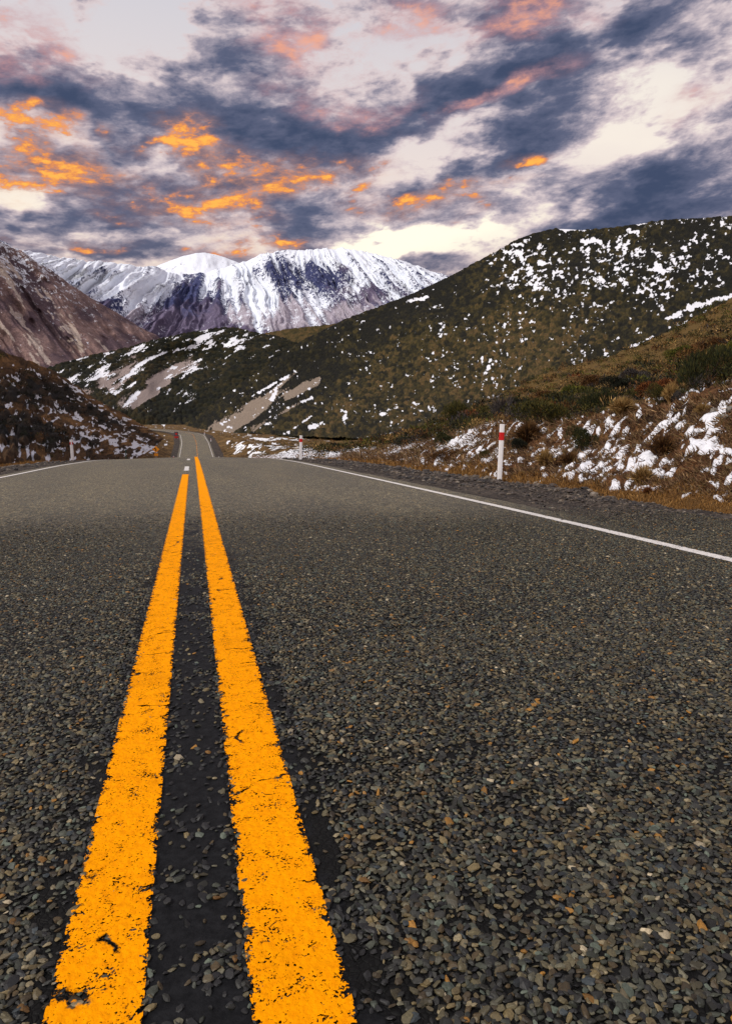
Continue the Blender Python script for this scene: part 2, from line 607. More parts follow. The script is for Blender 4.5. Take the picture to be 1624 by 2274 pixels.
def mat_gravel():
    m, g = new_mat('shoulder_gravel')
    p = g.pos()
    v = g.vor(38, p, out='Color')
    s = g.n('ShaderNodeSeparateColor')
    g.put(s.inputs[0], v)
    c = g.ramp(s.outputs[0], [(0, srgb(34, 31, 29)), (.35, srgb(62, 54, 48)), (.7, srgb(98, 87, 75)), (1, srgb(56, 50, 46))])
    n = g.noise(1.6, 5, 0.65, g.mapv(p, (1.0, 0.4, 1)))
    c = g.mix(g.step(n, 0.35, 0.62), g.mix(1.0, c, (.38, .36, .36), 'MULTIPLY'), c)
    n2 = g.noise(9, 5, 0.7, p)
    c = g.mix(g.step(n2, .3, .7), g.mix(1.0, c, (.55,) * 3, 'MULTIPLY'), g.mix(1.0, c, (1.2,) * 3, 'MULTIPLY'))
    h = g.math('ADD', g.math('MULTIPLY', n2, 0.7), g.math('MULTIPLY', g.vor(38, p), 0.25))
    g.out(g.bsdf(c, 0.9, 0.25, g.bump(h, 0.9, 0.03)))
    return m


ROAD, STONE, GRAVEL = mat_road(), mat_stone(), mat_gravel()
YELLOW = mat_paint('yellow_paint', (0.92, 0.325, 0.0), (0.72, 0.22, 0.0), 0.65)
WHITE = mat_paint('white_paint', (0.66, 0.63, 0.60), (0.50, 0.47, 0.44), 0.30)

L_IN, L_OUT, R_IN, R_OUT = -0.096, -0.212, 0.065, 0.190       # yellow lines
EDGE_R, EDGE_L = 3.42, -3.86
SEAL_R, SEAL_L = 3.95, -4.35
CAMBER = 0.026


def surf(x_off, y):
    """road surface height at an offset from the centre line"""
    return road_z(y) - CAMBER * np.maximum(np.abs(x_off) - 0.25, 0) * (0.35 + 0.65 * sstep(y, 4, 18))


def road_pt(off, s):
    """offset across, y along -> xyz on the surface (course bends slowly, offset taken square to it)"""
    cx = road_center(s)
    dx = (road_center(s + 0.5) - road_center(s - 0.5))
    nn = np.hypot(1, dx)
    return cx + off / nn, s - off * dx / nn, surf(off, s)


def build_road():
    s = np.concatenate([np.arange(-12, 12, .12), np.arange(12, 60, .4), np.arange(60, 303, 1.0)])
    off = np.concatenate([np.linspace(SEAL_L, -.6, 18), np.linspace(-.5, .5, 41), np.linspace(.6, SEAL_R, 18)])
    S, O = np.meshgrid(s, off, indexing='ij')
    jl = .05 * (fbm(s * 3, s * 0, 4, 3) - .5) * 2 + .05 * (fbm(s * .4, s * 0, 3, 4) - .5) * 2
    O[:, 0] += jl
    O[:, -1] += .9 * np.roll(jl, 30)
    x, y, z = road_pt(O, S)
    z = z + .006 * (fbm(x * .8, y * .4, 3, 8) - .5)
    z[:, 0] -= .03
    z[:, -1] -= .03
    bit = bitumen(x, y)
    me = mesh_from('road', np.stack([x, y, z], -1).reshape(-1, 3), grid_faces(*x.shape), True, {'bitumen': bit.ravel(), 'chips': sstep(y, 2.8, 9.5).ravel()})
    me.flip_normals()
    return link('road', me, ROAD, kind='structure', label='grey chip seal highway running over a crest', category='road')


def bitumen(x, y):
    b = .95 * sstep(x, L_IN - .03, L_IN + .012) * (1 - sstep(x, R_IN - .045, R_IN + .02))
    b = np.maximum(b, .60 * sstep(x, R_OUT - .03, R_OUT) * (1 - sstep(x, R_OUT - .01, R_OUT + .13)))
    b = np.maximum(b, .50 * sstep(x, L_OUT - .09, L_OUT) * (1 - sstep(x, L_OUT, L_OUT + .03)))
    b = b * (.72 + .5 * sstep(fbm(x * 5, y * 5, 3, 78), .35, .6))
    return b * (1 - sstep(y, 3.0, 9.0))


road = build_road()
road_label = road


def strip(name, x0, x1, y0, y1, mat, parent, lift=0.006, cols=9, rag=1.0):
    """painted strip lying on the road"""
    s = []
    y = y0
    while y < y1:
        s.append(y)
        y += max(.02, min(1.2, y * .02)) if y1 - y0 > 3 else .25
    s.append(y1)
    s = np.array(s)
    pad = .008
    o = np.linspace(x0 - pad, x1 + pad, cols)
    S, O = np.meshgrid(s, o, indexing='ij')
    x, yy, z = road_pt(O, S)
    # the paint follows the swell of the chips below it
    z = z + lift + .0022 * (fbm(x * 70, yy * 70, 2, 31) - .5) * (1 - sstep(yy, 3, 6)) + .003 * sstep(S, 15, 150)
    hw = (x1 - x0) / 2 + pad
    w = np.clip((hw - np.abs(O - (x0 + x1) / 2)) / (.045 * rag), 0, 1)
    me = mesh_from(name, np.stack([x, yy, z], -1).reshape(-1, 3), grid_faces(*x.shape), True,
                   {'across': w.ravel(), 'near': (1 - sstep(S, 5, 11)).ravel()})
    me.flip_normals()
    return link(name, me, mat, parent)


def markings():
    strip('yellow_line', L_OUT, L_IN, -2, 14.1, YELLOW, road, cols=25)
    strip('yellow_line', R_IN, R_OUT, -2, 60, YELLOW, road, cols=25)
    strip('white_dash', L_OUT + .012, L_IN - .005, 15.6, 17.9, WHITE, road, cols=5)
    strip('white_dash', L_OUT + .012, L_IN - .005, 23.6, 26.0, WHITE, road, cols=5)
    strip('white_edge_line', EDGE_R - .05, EDGE_R + .055, -6, 302, WHITE, road, cols=7)
    strip('white_edge_line', EDGE_L - .05, EDGE_L + .055, -6, 302, WHITE, road, cols=7)
    y = 150.0
    k = 0
    while y < 250:                                    # worn far centre line
        ln = [6.0, 3.0, 5.0, 2.5][k % 4]
        strip('yellow_dash', .03, .10, y, y + ln, YELLOW, road, lift=.012, cols=5)
        y += ln + [1.4, .8, 2.0, 1.0][k % 4]
        k += 1


markings()


# ------------------------------------------------------------------ chip stones near the camera
def icosa():
    t = (1 + 5 ** .5) / 2
    v = np.array([(-1, t, 0), (1, t, 0), (-1, -t, 0), (1, -t, 0), (0, -1, t), (0, 1, t), (0, -1, -t), (0, 1, -t), (t, 0, -1), (t, 0, 1), (-t, 0, -1), (-t, 0, 1)])
    f = np.array([(0, 11, 5), (0, 5, 1), (0, 1, 7), (0, 7, 10), (0, 10, 11), (1, 5, 9), (5, 11, 4), (11, 10, 2), (10, 7, 6), (7, 1, 8),
                  (3, 9, 4), (3, 4, 2), (3, 2, 6), (3, 6, 8), (3, 8, 9), (4, 9, 5), (2, 4, 11), (6, 2, 10), (8, 6, 7), (9, 8, 1)])
    return v / np.linalg.norm(v[0]), f


def icosa2():
    v, f = icosa()
    v = [tuple(a) for a in v]
    mid = {}

    def mp(a, b):
        k = (min(a, b), max(a, b))
        if k not in mid:
            q = np.array(v[a]) + np.array(v[b])
            v.append(tuple(q / np.linalg.norm(q)))
            mid[k] = len(v) - 1
        return mid[k]
    nf = []
    for a, b, c in f:
        ab, bc, ca = mp(a, b), mp(b, c), mp(c, a)
        nf += [(a, ab, ca), (b, bc, ab), (c, ca, bc), (ab, bc, ca)]
    return np.array(v), np.array(nf)


def stones(name, y0, y1, cell, base, fadeout, parent):
    bv, bf = base
    gy = np.arange(y0, y1, cell)
    gx = np.arange(-5.2, 5.2, cell)
    Xg, Yg = np.meshgrid(gx, gy)
    x = (Xg + (rng.random(Xg.shape) - .5) * cell * .8).ravel()
    y = (Yg + (rng.random(Xg.shape) - .5) * cell * .8).ravel()
    # within the lens's cone, with a margin to either side
    u, v = project(np.stack([x, y, 0 * x], -1))
    k = (u > -70) & (u < W + 70) & (v < H + 160) & (y > .2)
    b = bitumen(x, y)
    nb = fbm(x * 14, y * 14, 3, 71)
    p = np.where(b > .03, np.clip(1.12 - 1.05 * (b + (nb - .5) * 2.8), .12, 1), .97)
    p = p * (1 - .3 * sstep(fbm(x * 9, y * 9, 3, 77), .58, .72) * (1 - sstep(y, 1.2, 3)))
    inpaint = ((x > L_OUT + .01) & (x < L_IN - .01)) | ((x > R_IN + .01) & (x < R_OUT - .01))
    p = np.where(inpaint, .35, p)
    if fadeout:
        p = p * (1 - sstep(y, fadeout[0], fadeout[1]))
    k &= rng.random(x.shape) < p
    x, y, inpaint, b = x[k], y[k], inpaint[k], b[k]
    n = len(x)
    r = cell * rng.lognormal(-.54, .26, n).clip(.30, 1.05)
    sx = r * rng.uniform(.95, 1.5, n)
    sy = r * rng.uniform(.65, 1.0, n)
    sz = r * rng.uniform(.36, .60, n)
    sz = np.where(inpaint, sz * .5, sz)
    a = rng.uniform(0, 2 * np.pi, n)
    tl = rng.normal(0, .22, (n, 2))
    V = bv[None] * (1 + rng.normal(0, .13, (n, len(bv), 1)))
    for _ in range(3):                                # broken faces
        q = unit(rng.normal(size=(n, 1, 3)) + np.array([0, 0, .35]))
        hh = (V * q).sum(-1, keepdims=True)
        V = V - np.clip(hh - rng.uniform(.45, .8, (n, 1, 1)), 0, None) * q
    V = V * np.stack([sx, sy, sz], -1)[:, None, :]
    ca, sa = np.cos(a)[:, None], np.sin(a)[:, None]
    vx, vy = V[..., 0] * ca - V[..., 1] * sa, V[..., 0] * sa + V[..., 1] * ca
    vz = V[..., 2] + vx * tl[:, :1] + vy * tl[:, 1:]
    z = surf(x, y) + .0010 + rng.normal(0, .0006, n)
    P = np.stack([vx + x[:, None], vy + y[:, None], vz + z[:, None]], -1)
    F = bf[None] + (np.arange(n) * len(bv))[:, None, None]
    pal = np.array(CHIP + [srgb(140, 100, 40), srgb(172, 160, 142), srgb(44, 52, 60), srgb(84, 94, 88)])
    wts = np.array([1.3, 1.5, 1.5, .9, 1.5, .8, 1.2, .5, .16, .08, .35, .35])
    ci = rng.choice(len(pal), n, p=wts / wts.sum())
    c = pal[ci] * rng.uniform(.36, 1.25, (n, 1)) * np.array([.98, .95, .80])
    tar = rng.random(n) < np.where(b > .3, .45, .06)
    c[tar] = .009
    me = mesh_from(name, P.reshape(-1, 3), F.reshape(-1, 3), False, {'stone': np.repeat(c, len(bv), 0)})
    return link(name, me, STONE, parent, kind='stuff')


stones('chip_stone', .3, 1.2, .0100, icosa2(), None, road)
OCTA = (np.array([(1, 0, 0), (-1, 0, 0), (0, 1, 0), (0, -1, 0), (0, 0, 1), (0, 0, -1)], float),
        np.array([(0, 2, 4), (2, 1, 4), (1, 3, 4), (3, 0, 4), (2, 0, 5), (1, 2, 5), (3, 1, 5), (0, 3, 5)]))
stones('chip_stone', 1.2, 2.6, .0110, icosa(), None, road)
stones('chip_stone', 2.6, 7.5, .0130, OCTA, (3.8, 7.5), road)


# ------------------------------------------------------------------ ground
_ny = np.array([-80, 0, 20, 40, 80, 120, 150, 200, 250, 320, 420, 700, 3000, 30000])
_nz = np.array([-.3, -.3, -.35, -.6, -1.25, -1.6, -1.5, -.2, 1.3, 4.2, 7, 9, 10, 10])


def ground_z(x, y):
    c = road_center(y)
    off = x - c
    rz = road_z(np.clip(y, -60, 700))
    n = np.interp(y, _ny, _nz)
    n = n + sstep(np.abs(off), 8, 30) * .9 * (fbm(x * .09, y * .05, 4, 11) - .5) * sstep(y, 15, 60)
    n = n + .5 * (fbm(x * .5, y * .35, 3, 12) - .5) * sstep(np.abs(off), 5, 9)
    n = n - 2.2 * sstep(-off, 8.5, 13.0) * (1 - sstep(y, 170, 240)) * sstep(y, 0, 14)
    a = np.abs(off)
    w = sstep(a, 5.0, 13.0)
    # beyond the bend nothing is cut for the road
    inroad = 1 - sstep(y, 330, 350)
    w = 1 - (1 - w) * inroad
    verge = rz - .16 - CAMBER * 4 - .05 * sstep(a, 4, 6)
    return verge * (1 - w) + n * w


def mat_ground():
    m, g = new_mat('dry_grassland')
    p = g.pos()
    n1 = g.noise(.35, 6, .7, p)
    n2 = g.noise(1.6, 6, .7, p)
    n3 = g.noise(22, 4, .65, p)
    c = g.ramp(g.math('ADD', g.math('MULTIPLY', n1, .5), g.math('MULTIPLY', n2, .5)),
               [(.36, srgb(34, 29, 20)), (.46, srgb(84, 64, 38)), (.54, srgb(126, 98, 58)), (.64, srgb(154, 124, 80))])
    c = g.mix(g.step(n3, .3, .7), g.mix(1.0, c, (.5, .48, .45), 'MULTIPLY'), c)
    s = g.step(g.math('ADD', g.attr('snow'), g.math('MULTIPLY', g.math('SUBTRACT', n2, .5), .5)), .48, .54)
    c = g.mix(s, c, (.80, .81, .84))
    h = g.math('ADD', n2, g.math('MULTIPLY', n3, .35))
    g.out(g.bsdf(c, .95, .15, g.bump(h, .8, .12)))
    return m


GROUND = mat_ground()


def build_ground():
    us = np.concatenate([np.arange(-1500, -200, 60), np.arange(-200, 1000, 5.0), np.arange(1000, 1800, 20), np.arange(1800, 3600, 60)])
    rs = np.concatenate([np.linspace(.5, 8, 14), np.geomspace(8.1, 420, 260), np.geomspace(440, 30000, 40)])
    U, R = np.meshgrid(us, rs)
    P = at_range(U, 0 * U + 964, R)
    x, y = P[..., 0], P[..., 1]
    z = ground_z(x, y)
    P = np.stack([x, y, z], -1)
    u, v = project(P.reshape(-1, 3))
    u, v = u.reshape(x.shape), v.reshape(x.shape)
    # snow lying in the hollows by the crest
    nz = fbm(x * .9, y * .16, 4, 41, .62)
    b = 0 * x
    for q in ((700, 1000, 110, 11, 4), (760, 992, 70, 7, 6), (640, 1006, 40, 6, 0), (555, 990, 70, 10, 0), (560, 1006, 60, 6, 0), (600, 997, 60, 8, 0), (620, 975, 60, 4, 0), (860, 1003, 40, 4, 0),
              (320, 992, 60, 10, 0), (360, 985, 30, 6, 0), (300, 1004, 40, 6, 0), (240, 1000, 40, 6, 0)):
        b = np.maximum(b, blob(u, v, *q))
    far = sstep(R, 30, 45) * (1 - sstep(R, 420, 600))
    off = np.abs(x - road_center(y))
    snow = (b * .62 + (nz - .5) * 2.6 + .03) * far * sstep(off, 6, 9)
    me = mesh_from('ground', P.reshape(-1, 3), grid_faces(*x.shape), True, {'snow': snow.ravel()})
    return link('ground', me, GROUND, kind='structure', label='dry brown valley floor with snow patches', category='ground')


build_ground()


def build_shoulder(side):
    s = np.concatenate([np.arange(-10, 30, .15), np.arange(30, 300, 1.0)])
    if side > 0:
        o0, o1 = SEAL_R - .25, 6.15
    else:
        o0, o1 = SEAL_L + .25, -6.0
    o = np.linspace(o0, o1, 18)
    S, O = np.meshgrid(s, o, indexing='ij')
    t = np.linspace(0, 1, 18)[None] + 0 * S
    jit = (fbm(S * .7, S * 0 + side, 4, 51) - .5) * .7
    O = O + jit * t * side
    x, y, z = road_pt(O, S)
    z = surf(O * 0 + (SEAL_R if side > 0 else SEAL_L), S) - .022 - .05 * t - .02 * t ** 3
    lump = fbm(x * 4.5, y * 2.2, 5, 52, .6) - .5
    z = z + (lump * .16 + .03 * sstep(t, .45, .6) * (1 - sstep(t, .75, .95))) * sstep(t, .12, .4) * (1 - .6 * sstep(S, 40, 80))
    z[:, -1] -= .12
    me = mesh_from('gravel_shoulder', np.stack([x, y, z], -1).reshape(-1, 3), grid_faces(*x.shape), True)
    if side > 0:
        me.flip_normals()
    return link('gravel_shoulder', me, GRAVEL, kind='structure',
                label='dark gravel shoulder on the %s of the road' % ('right' if side > 0 else 'left'), category='shoulder')


SH_R, SH_L = build_shoulder(1), build_shoulder(-1)


def shoulder_grit(o, n, y0, y1, seed):
    """loose stones and clods lying on a gravel shoulder, one mass"""
    r = np.random.default_rng(seed)
    co = np.empty(len(o.data.vertices) * 3, np.float32)
    o.data.vertices.foreach_get('co', co)
    co = co.reshape(-1, 18, 3)[:, 3:17]
    k = co[(co[:, 0, 1] > y0) & (co[:, 0, 1] < y1)]
    w = 1 / np.clip(k[:, 0, 1], 2, 60) ** .8
    i = r.choice(len(k), n, p=w / w.sum())
    j = np.clip(r.normal(8, 3.6, n), 0, 12.9)
    f = (j - j.astype(int))[:, None]
    j = j.astype(int)
    p = k[i, j] * (1 - f) + k[i, j + 1] * f
    p[:, 1] += r.uniform(-.08, .08, n)
    v, fa = icosa()
    sz = np.clip(r.lognormal(-4.45, .5, n), .004, .05) * np.clip(p[:, 1] / 7, .8, 1.8)
    V = v[None] * (1 + r.normal(0, .16, (n, 12, 1))) * np.array([1.2, 1, .65]) * sz[:, None, None] + p[:, None] + np.array([0, 0, .2]) * sz[:, None, None]
    pal = np.array([srgb(64, 55, 48), srgb(36, 32, 29), srgb(100, 88, 74), srgb(80, 70, 60), srgb(122, 112, 100)])
    c = pal[r.choice(5, n, p=[.34, .3, .14, .18, .04])]
    me = mesh_from('grit', V.reshape(-1, 3), (fa[None] + (np.arange(n) * 12)[:, None, None]).reshape(-1, 3), False, {'stone': np.repeat(c, 12, 0)})
    link('grit', me, STONE, o, kind='stuff')


shoulder_grit(SH_R, 7000, 3, 40, 5)
shoulder_grit(SH_L, 1500, 12, 45, 6)


# ------------------------------------------------------------------ hills
class Hill:
    """a hillside: columns by bearing, rows from its foot over its crest and down behind"""
    def __init__(self, us, rows, m, behind=((1.35, .72), (1.9, .2)), power=1.0):
        # rows: list of (v-points, range-points) control polylines from foot to crest
        self.us = us
        ctrl_v = np.array([np.interp(us, [p[0] for p in a], [p[1] for p in a]) for a, b in rows])
        ctrl_r = np.array([np.interp(us, [p[0] for p in b], [p[1] for p in b]) for a, b in rows])
        k = len(rows)
        t = np.linspace(0, k - 1, m)
        i = np.clip(t.astype(int), 0, k - 2)
        f = (t - i)[:, None]
        V = ctrl_v[i] * (1 - f) + ctrl_v[i + 1] * f
        fr = f ** power
        R = ctrl_r[i] * (1 - fr) + ctrl_r[i + 1] * fr
        self.U, self.V, self.R = np.broadcast_to(us[None], V.shape).copy(), V, R
        P = at_range(self.U, V, R)
        self.t = np.linspace(0, 1, m)[:, None] + 0 * V
        ext = []
        top = P[-1]
        for mul, zz in behind:
            q = top * mul
            q[:, 2] = top[:, 2] * zz
            ext.append(q)
        self.m = m
        self.P = P
        self.ext = np.array(ext)
        # lateral and height coordinates for noise
        self.s = float(R.mean()) * np.arctan2(P[..., 0], P[..., 1])
        self.x, self.y, self.z = P[..., 0], P[..., 1], P[..., 2]
        self.zq = (self.z - CAM_H) / R * float(R.mean())

    def lift(self, dz):
        self.P[..., 2] += dz
        self.z = self.P[..., 2]

    def push(self, dr):
        """move towards or away from the valley axis (relief of ribs and gullies)"""
        d = self.P[..., :2] / np.hypot(self.P[..., 0], self.P[..., 1])[..., None]
        self.P[..., :2] += d * dr[..., None]
        self.x, self.y = self.P[..., 0], self.P[..., 1]

    def build(self, name, mat, attrs, label):
        allp = np.concatenate([self.P, self.ext], 0)
        at = {}
        attrs = dict(attrs, hs=self.s, hz=self.zq)              # length along and height up the slope
        for k, v in attrs.items():
            e = np.repeat(v[-1:], len(self.ext), 0)
            if k == 'snow' and 'hill' in name:
                e = e * 0 - .5
            v = np.concatenate([v, e], 0)
            at[k] = v.reshape(-1) if v.ndim == 2 else v.reshape(-1, v.shape[-1])
        me = mesh_from(name, allp.reshape(-1, 3), grid_faces(allp.shape[0], allp.shape[1]), True, at)
        return link(name, me, mat, kind='structure', label=label, category='hill' if 'hill' in name else 'mountain' if 'mountain' in name else 'bank')

    def at(self, u, v):
        """surface point on the hillside at a bearing u and apparent height v"""
        j = int(np.clip(np.searchsorted(self.us, u), 0, len(self.us) - 1))
        uu, vv = project(self.P[:, j])
        i = int(np.argmin(np.abs(vv - v)))
        return self.P[i, j].copy()


def mat_scrub(name, fine, cols, snow_col=(.74, .75, .80), scree_col=None, bump_d=.5, rough_noise=1.0):
    """scrub-clad slope: per-bush tint, bare scree, snow left between the bushes"""
    m, g = new_mat(name)
    cv = g.n('ShaderNodeCombineXYZ')
    g.put(cv.inputs[0], g.attr('hs'))
    g.put(cv.inputs[1], g.attr('hz'))
    p = cv.outputs[0]
    n1 = g.noise(fine, 4, .65, p)
    n2 = g.noise(fine * 4.2, 4, .65, p)
    tint = g.attr('tint')
    f = g.math('ADD', g.math('MULTIPLY', tint, .62), g.math('MULTIPLY', n1, .42 * rough_noise))
    c = g.ramp(f, [(i / (len(cols) - 1) * .62 + .2, q) for i, q in enumerate(cols)])
    c = g.mix(g.step(n2, .32, .72), g.mix(1.0, c, (.48, .48, .5), 'MULTIPLY'), g.mix(1.0, c, (1.2, 1.18, 1.12), 'MULTIPLY'))
    if scree_col:
        sc_ = g.math('ADD', g.attr('scree'), g.math('MULTIPLY', g.math('SUBTRACT', n2, .5), 1.2))
        sm = g.step(sc_, .38, .60)
        sv = g.mix(n2, tuple(x * .62 for x in scree_col), tuple(x * 1.3 for x in scree_col))
        c = g.mix(sm, c, sv)
    ss = g.math('ADD', g.attr('snow'), g.math('MULTIPLY', g.math('SUBTRACT', n2, .5), 1.1))
    c = g.mix(g.step(ss, .46, .56), c, snow_col)
    h = g.math('ADD', n1, g.math('MULTIPLY', n2, .5))
    g.out(g.bsdf(c, .95, .12, g.bump(h, .7, bump_d)))
    return m


def dome(x, y, sz, seed, sq=.62):
    d, c = worley(x / sz, y / sz, seed)
    return np.clip(1 - (d / sq) ** 2, 0, 1) ** .7, c


# --- far white peak and snow range
def mat_alp(name, rock_a, rock_b, scree, fine):
    m, g = new_mat(name)
    p = g.pos()
    n1 = g.noise(fine, 5, .65, g.mapv(p, (1, .4, .5)))
    n2 = g.noise(fine * 5, 4, .7, p)
    c = g.mix(g.step(g.math('ADD', g.attr('tint'), g.math('SUBTRACT', n1, .5)), .3, .7), rock_a, rock_b)
    c = g.mix(g.step(n2, .35, .7), g.mix(1.0, c, (.6, .6, .64), 'MULTIPLY'), c)
    sm = g.step(g.math('ADD', g.attr('scree'), g.math('MULTIPLY', g.math('SUBTRACT', n1, .5), .6)), .4, .6)
    c = g.mix(sm, c, g.mix(n2, tuple(x * .75 for x in scree), tuple(x * 1.2 for x in scree)))
    n3 = g.noise(fine * 16, 3, .7, p)
    s = g.math('ADD', g.attr('snow'), g.math('MULTIPLY', g.math('SUBTRACT', n2, .5), 1.3))
    s = g.math('ADD', s, g.math('MULTIPLY', g.math('SUBTRACT', n3, .5), 1.9))
    c = g.mix(g.step(n3, .35, .68), g.mix(1.0, c, (.72,) * 3, 'MULTIPLY'), g.mix(1.0, c, (1.2,) * 3, 'MULTIPLY'))
    c = g.mix(g.step(s, .40, .62), c, (.74, .78, .87))
    g.out(g.bsdf(c, .9, .12, g.bump(g.math('ADD', n1, n2), .6, 9)))
    return m


ALP = mat_alp('alpine_rock_and_snow', srgb(70, 76, 116), srgb(112, 102, 126), srgb(166, 158, 170), .006)
BROWN_ALP = mat_alp('brown_mountain', srgb(98, 80, 86), srgb(142, 116, 110), srgb(178, 162, 152), .02)


def far_peak():
    us = np.arange(250, 620, 2.5)
    top = [(250, 640), (300, 615), (345, 592), (375, 580), (400, 572), (430, 565), (455, 562.5), (480, 566), (500, 572), (530, 583), (580, 605), (620, 630)]
    h = Hill(us, [([(200, 700), (700, 700)], [(200, 7600), (700, 7600)]), (top, [(200, 9000), (700, 9000)])], 60)
    n = fbm(h.s / 420, h.z / 900, 5, 101, .55)
    h.push((n - .5) * 700 * (1 - h.t * .6))
    sp = fbm(h.s / 60, h.z / 40, 3, 103)
    h.build('snow_mountain', ALP, {'snow': .95 - .55 * sstep(sp, .66, .8) * (1 - h.t * .4), 'scree': 0 * h.t, 'tint': h.t},
            'pure white far peak behind the saddle of the snowy range')


def snow_range():
    us = np.concatenate([np.arange(-160, 0, 8), np.arange(0, 1010, 1.9), np.arange(1010, 1240, 10)])
    top = [(-160, 470), (0, 535), (50, 559), (100, 566), (140, 573), (180, 579.5), (232, 582), (262, 585), (300, 590), (345, 594), (380, 606), (420, 611), (455, 607),
           (490, 595), (530, 584), (556, 575), (580, 564), (610, 560), (640, 556), (665, 557), (700, 553), (740, 552), (772, 551), (800, 556), (830, 563), (870, 575),
           (900, 582), (950, 600), (985, 612), (1060, 640), (1150, 660), (1240, 690)]
    foot = [(-160, 790), (300, 790), (700, 790), (1240, 790)]
    h = Hill(us, [(foot, [(-160, 3300), (400, 3600), (1240, 3300)]), (top, [(-160, 4600), (300, 5000), (420, 5600), (600, 4900), (800, 4900), (1240, 5000)])], 190, power=1.15)
    U, V, t = h.U, h.V, h.t
    h.s = h.R * np.arctan2(h.x, h.y)
    # ribs that fan down from the crest
    wob = (fbm(h.s / 260, h.z / 220, 4, 111) - .5) * 190
    lean = (V - 580) * (U - 640) * .0018
    sc_ = (h.s + wob * .6 - lean * 3) / 100
    r1 = 1 - np.abs(2 * vnoise(sc_, h.z / 900, 112) - 1)
    r2 = 1 - np.abs(2 * vnoise(sc_ * 2.7 + 3, h.z / 420, 113) - 1)
    r3 = 1 - np.abs(2 * vnoise(sc_ * 6.3 + 9, h.z / 160, 114) - 1)
    rid = r1 * .42 + r2 * .34 + r3 * .24
    fade = sstep(t, 0, .12) * (1 - .55 * sstep(t, .85, 1.0))
    h.push(-(rid - .5) * 200 * fade - (fbm(h.s / 60, h.z / 150, 4, 116, .55) - .5) * 110 * fade)
    h.lift((fbm(h.s / 70, h.z / 60, 4, 115) - .5) * (26 * t * (1 - .75 * sstep(t, .8, 1))) + (rid - .5) * 60 * fade * (1 - .8 * sstep(t, .8, 1)))
    snow = .20 + 1.0 * sstep(t, .28, .95) + (.5 - rid) * 2.0
    snow += .55 * blob(U, V, 745, 558, 150, 22, 0) + .25 * blob(U, V, 560, 640, 60, 60, -30)
    snow += .45 * blob(U, V, 580, 690, 34, 60, 0) + .3 * blob(U, V, 700, 690, 20, 60, 15) + .3 * blob(U, V, 290, 640, 60, 40, 0)
    snow += .4 * blob(U, V, 150, 590, 110, 34, -10) + .45 * blob(U, V, 280, 640, 130, 55, 0)
    dots = fbm(h.s / 16, h.z / 12, 2, 118)
    snow += (dots - .5) * .9
    # bare rock faces
    for q in ((630, 605, 56, 46, -20), (700, 620, 44, 40, -35), (755, 615, 30, 34, -25), (560, 615, 22, 26, -30), (230, 610, 40, 18, 0), (420, 650, 60, 55, 20), (460, 690, 60, 36, 30),
              (820, 660, 40, 26, 30), (380, 690, 40, 40, 0)):
        snow -= .85 * blob(U, V, *q)
    scree = .72 * blob(U, V, 640, 705, 120, 55, 0) + .6 * blob(U, V, 800, 690, 60, 34, 20) + .5 * blob(U, V, 520, 700, 50, 30, -30) + .4 * blob(U, V, 300, 705, 60, 40, 0)
    scree += (r2 - .5) * .4
    tint = .35 + .5 * sstep(t, .75, .2) + (fbm(h.s / 120, h.z / 90, 3, 119) - .5) * .8
    for q in ((640, 605, 110, 55, -10), (235, 610, 60, 25, 0)):
        tint -= .5 * blob(U, V, *q)
    snow = np.clip(snow, -.2, 1.6) * .66 + .17
    h.build('snow_range_mountain', ALP, {'snow': snow, 'scree': scree, 'tint': tint}, 'long snow streaked mountain range with bare blue rock faces')


def brown_mountain():
    us = np.concatenate([np.arange(-420, -20, 12), np.arange(-20, 420, 1.9), np.arange(420, 620, 10)])
    top = [(-420, 330), (-150, 450), (0, 537), (28, 550), (60, 566), (120, 606), (160, 634), (200, 659), (240, 684), (280, 706), (310, 724), (345, 744), (420, 800), (520, 860), (620, 920)]
    foot = [(-420, 900), (100, 880), (300, 862), (620, 960)]
    h = Hill(us, [(foot, [(-420, 1000), (200, 1150), (620, 1500)]), (top, [(-420, 1500), (0, 1700), (345, 2100), (620, 2300)])], 210)
    U, V, t = h.U, h.V, h.t
    wob = (fbm(h.s / 90, h.z / 80, 4, 121) - .5) * 80
    # spurs run down to the right
    al, ac = .52 * h.s - .85 * h.z, .85 * h.s + .52 * h.z + wob * .35
    c = ac / 40
    r1 = 1 - np.abs(2 * vnoise(c, al / 260, 122) - 1)
    r2 = 1 - np.abs(2 * vnoise(c * 2.9, al / 120, 123) - 1)
    rid = r1 * .62 + r2 * .38
    fade = sstep(t, 0, .1) * (1 - .7 * sstep(t, .85, 1))
    h.push(-(rid - .5) * 95 * fade)
    h.lift((fbm(h.s / 22, h.z / 22, 4, 125) - .5) * 9 * t)
    snow = .0 + .62 * sstep(t, .55, 1.0) * sstep(U, 330, -60) + (fbm(h.s / 7, h.z / 6, 3, 126) - .5) * 1.25 - .1
    snow += .5 * seg(U, V, 195, 762, 180, 745, 4)
    scree = (fbm(ac / 17, al / 120, 5, 127, .68) - .5) * 3.0 - .08 + (fbm(h.s / 9, h.z / 9, 3, 129) - .5) * .8
    for q in ((30, 690, 110, 800, 16), (95, 640, 175, 770, 17), (0, 720, 70, 820, 20), (150, 690, 190, 790, 8), (10, 610, 60, 700, 9)):
        scree += .55 * seg(U, V, *q)
    scree -= .8 * blob(U, V, 260, 710, 110, 60, -40) + .4 * blob(U, V, 150, 640, 100, 30, -40)
    tint = .5 + (fbm(h.s / 40, h.z / 40, 4, 128) - .5) * 1.4
    h.build('brown_mountain', BROWN_ALP, {'snow': snow, 'scree': scree, 'tint': tint}, 'bare brown mountain flank with pale scree chutes at the left')


far_peak()
snow_range()
brown_mountain()

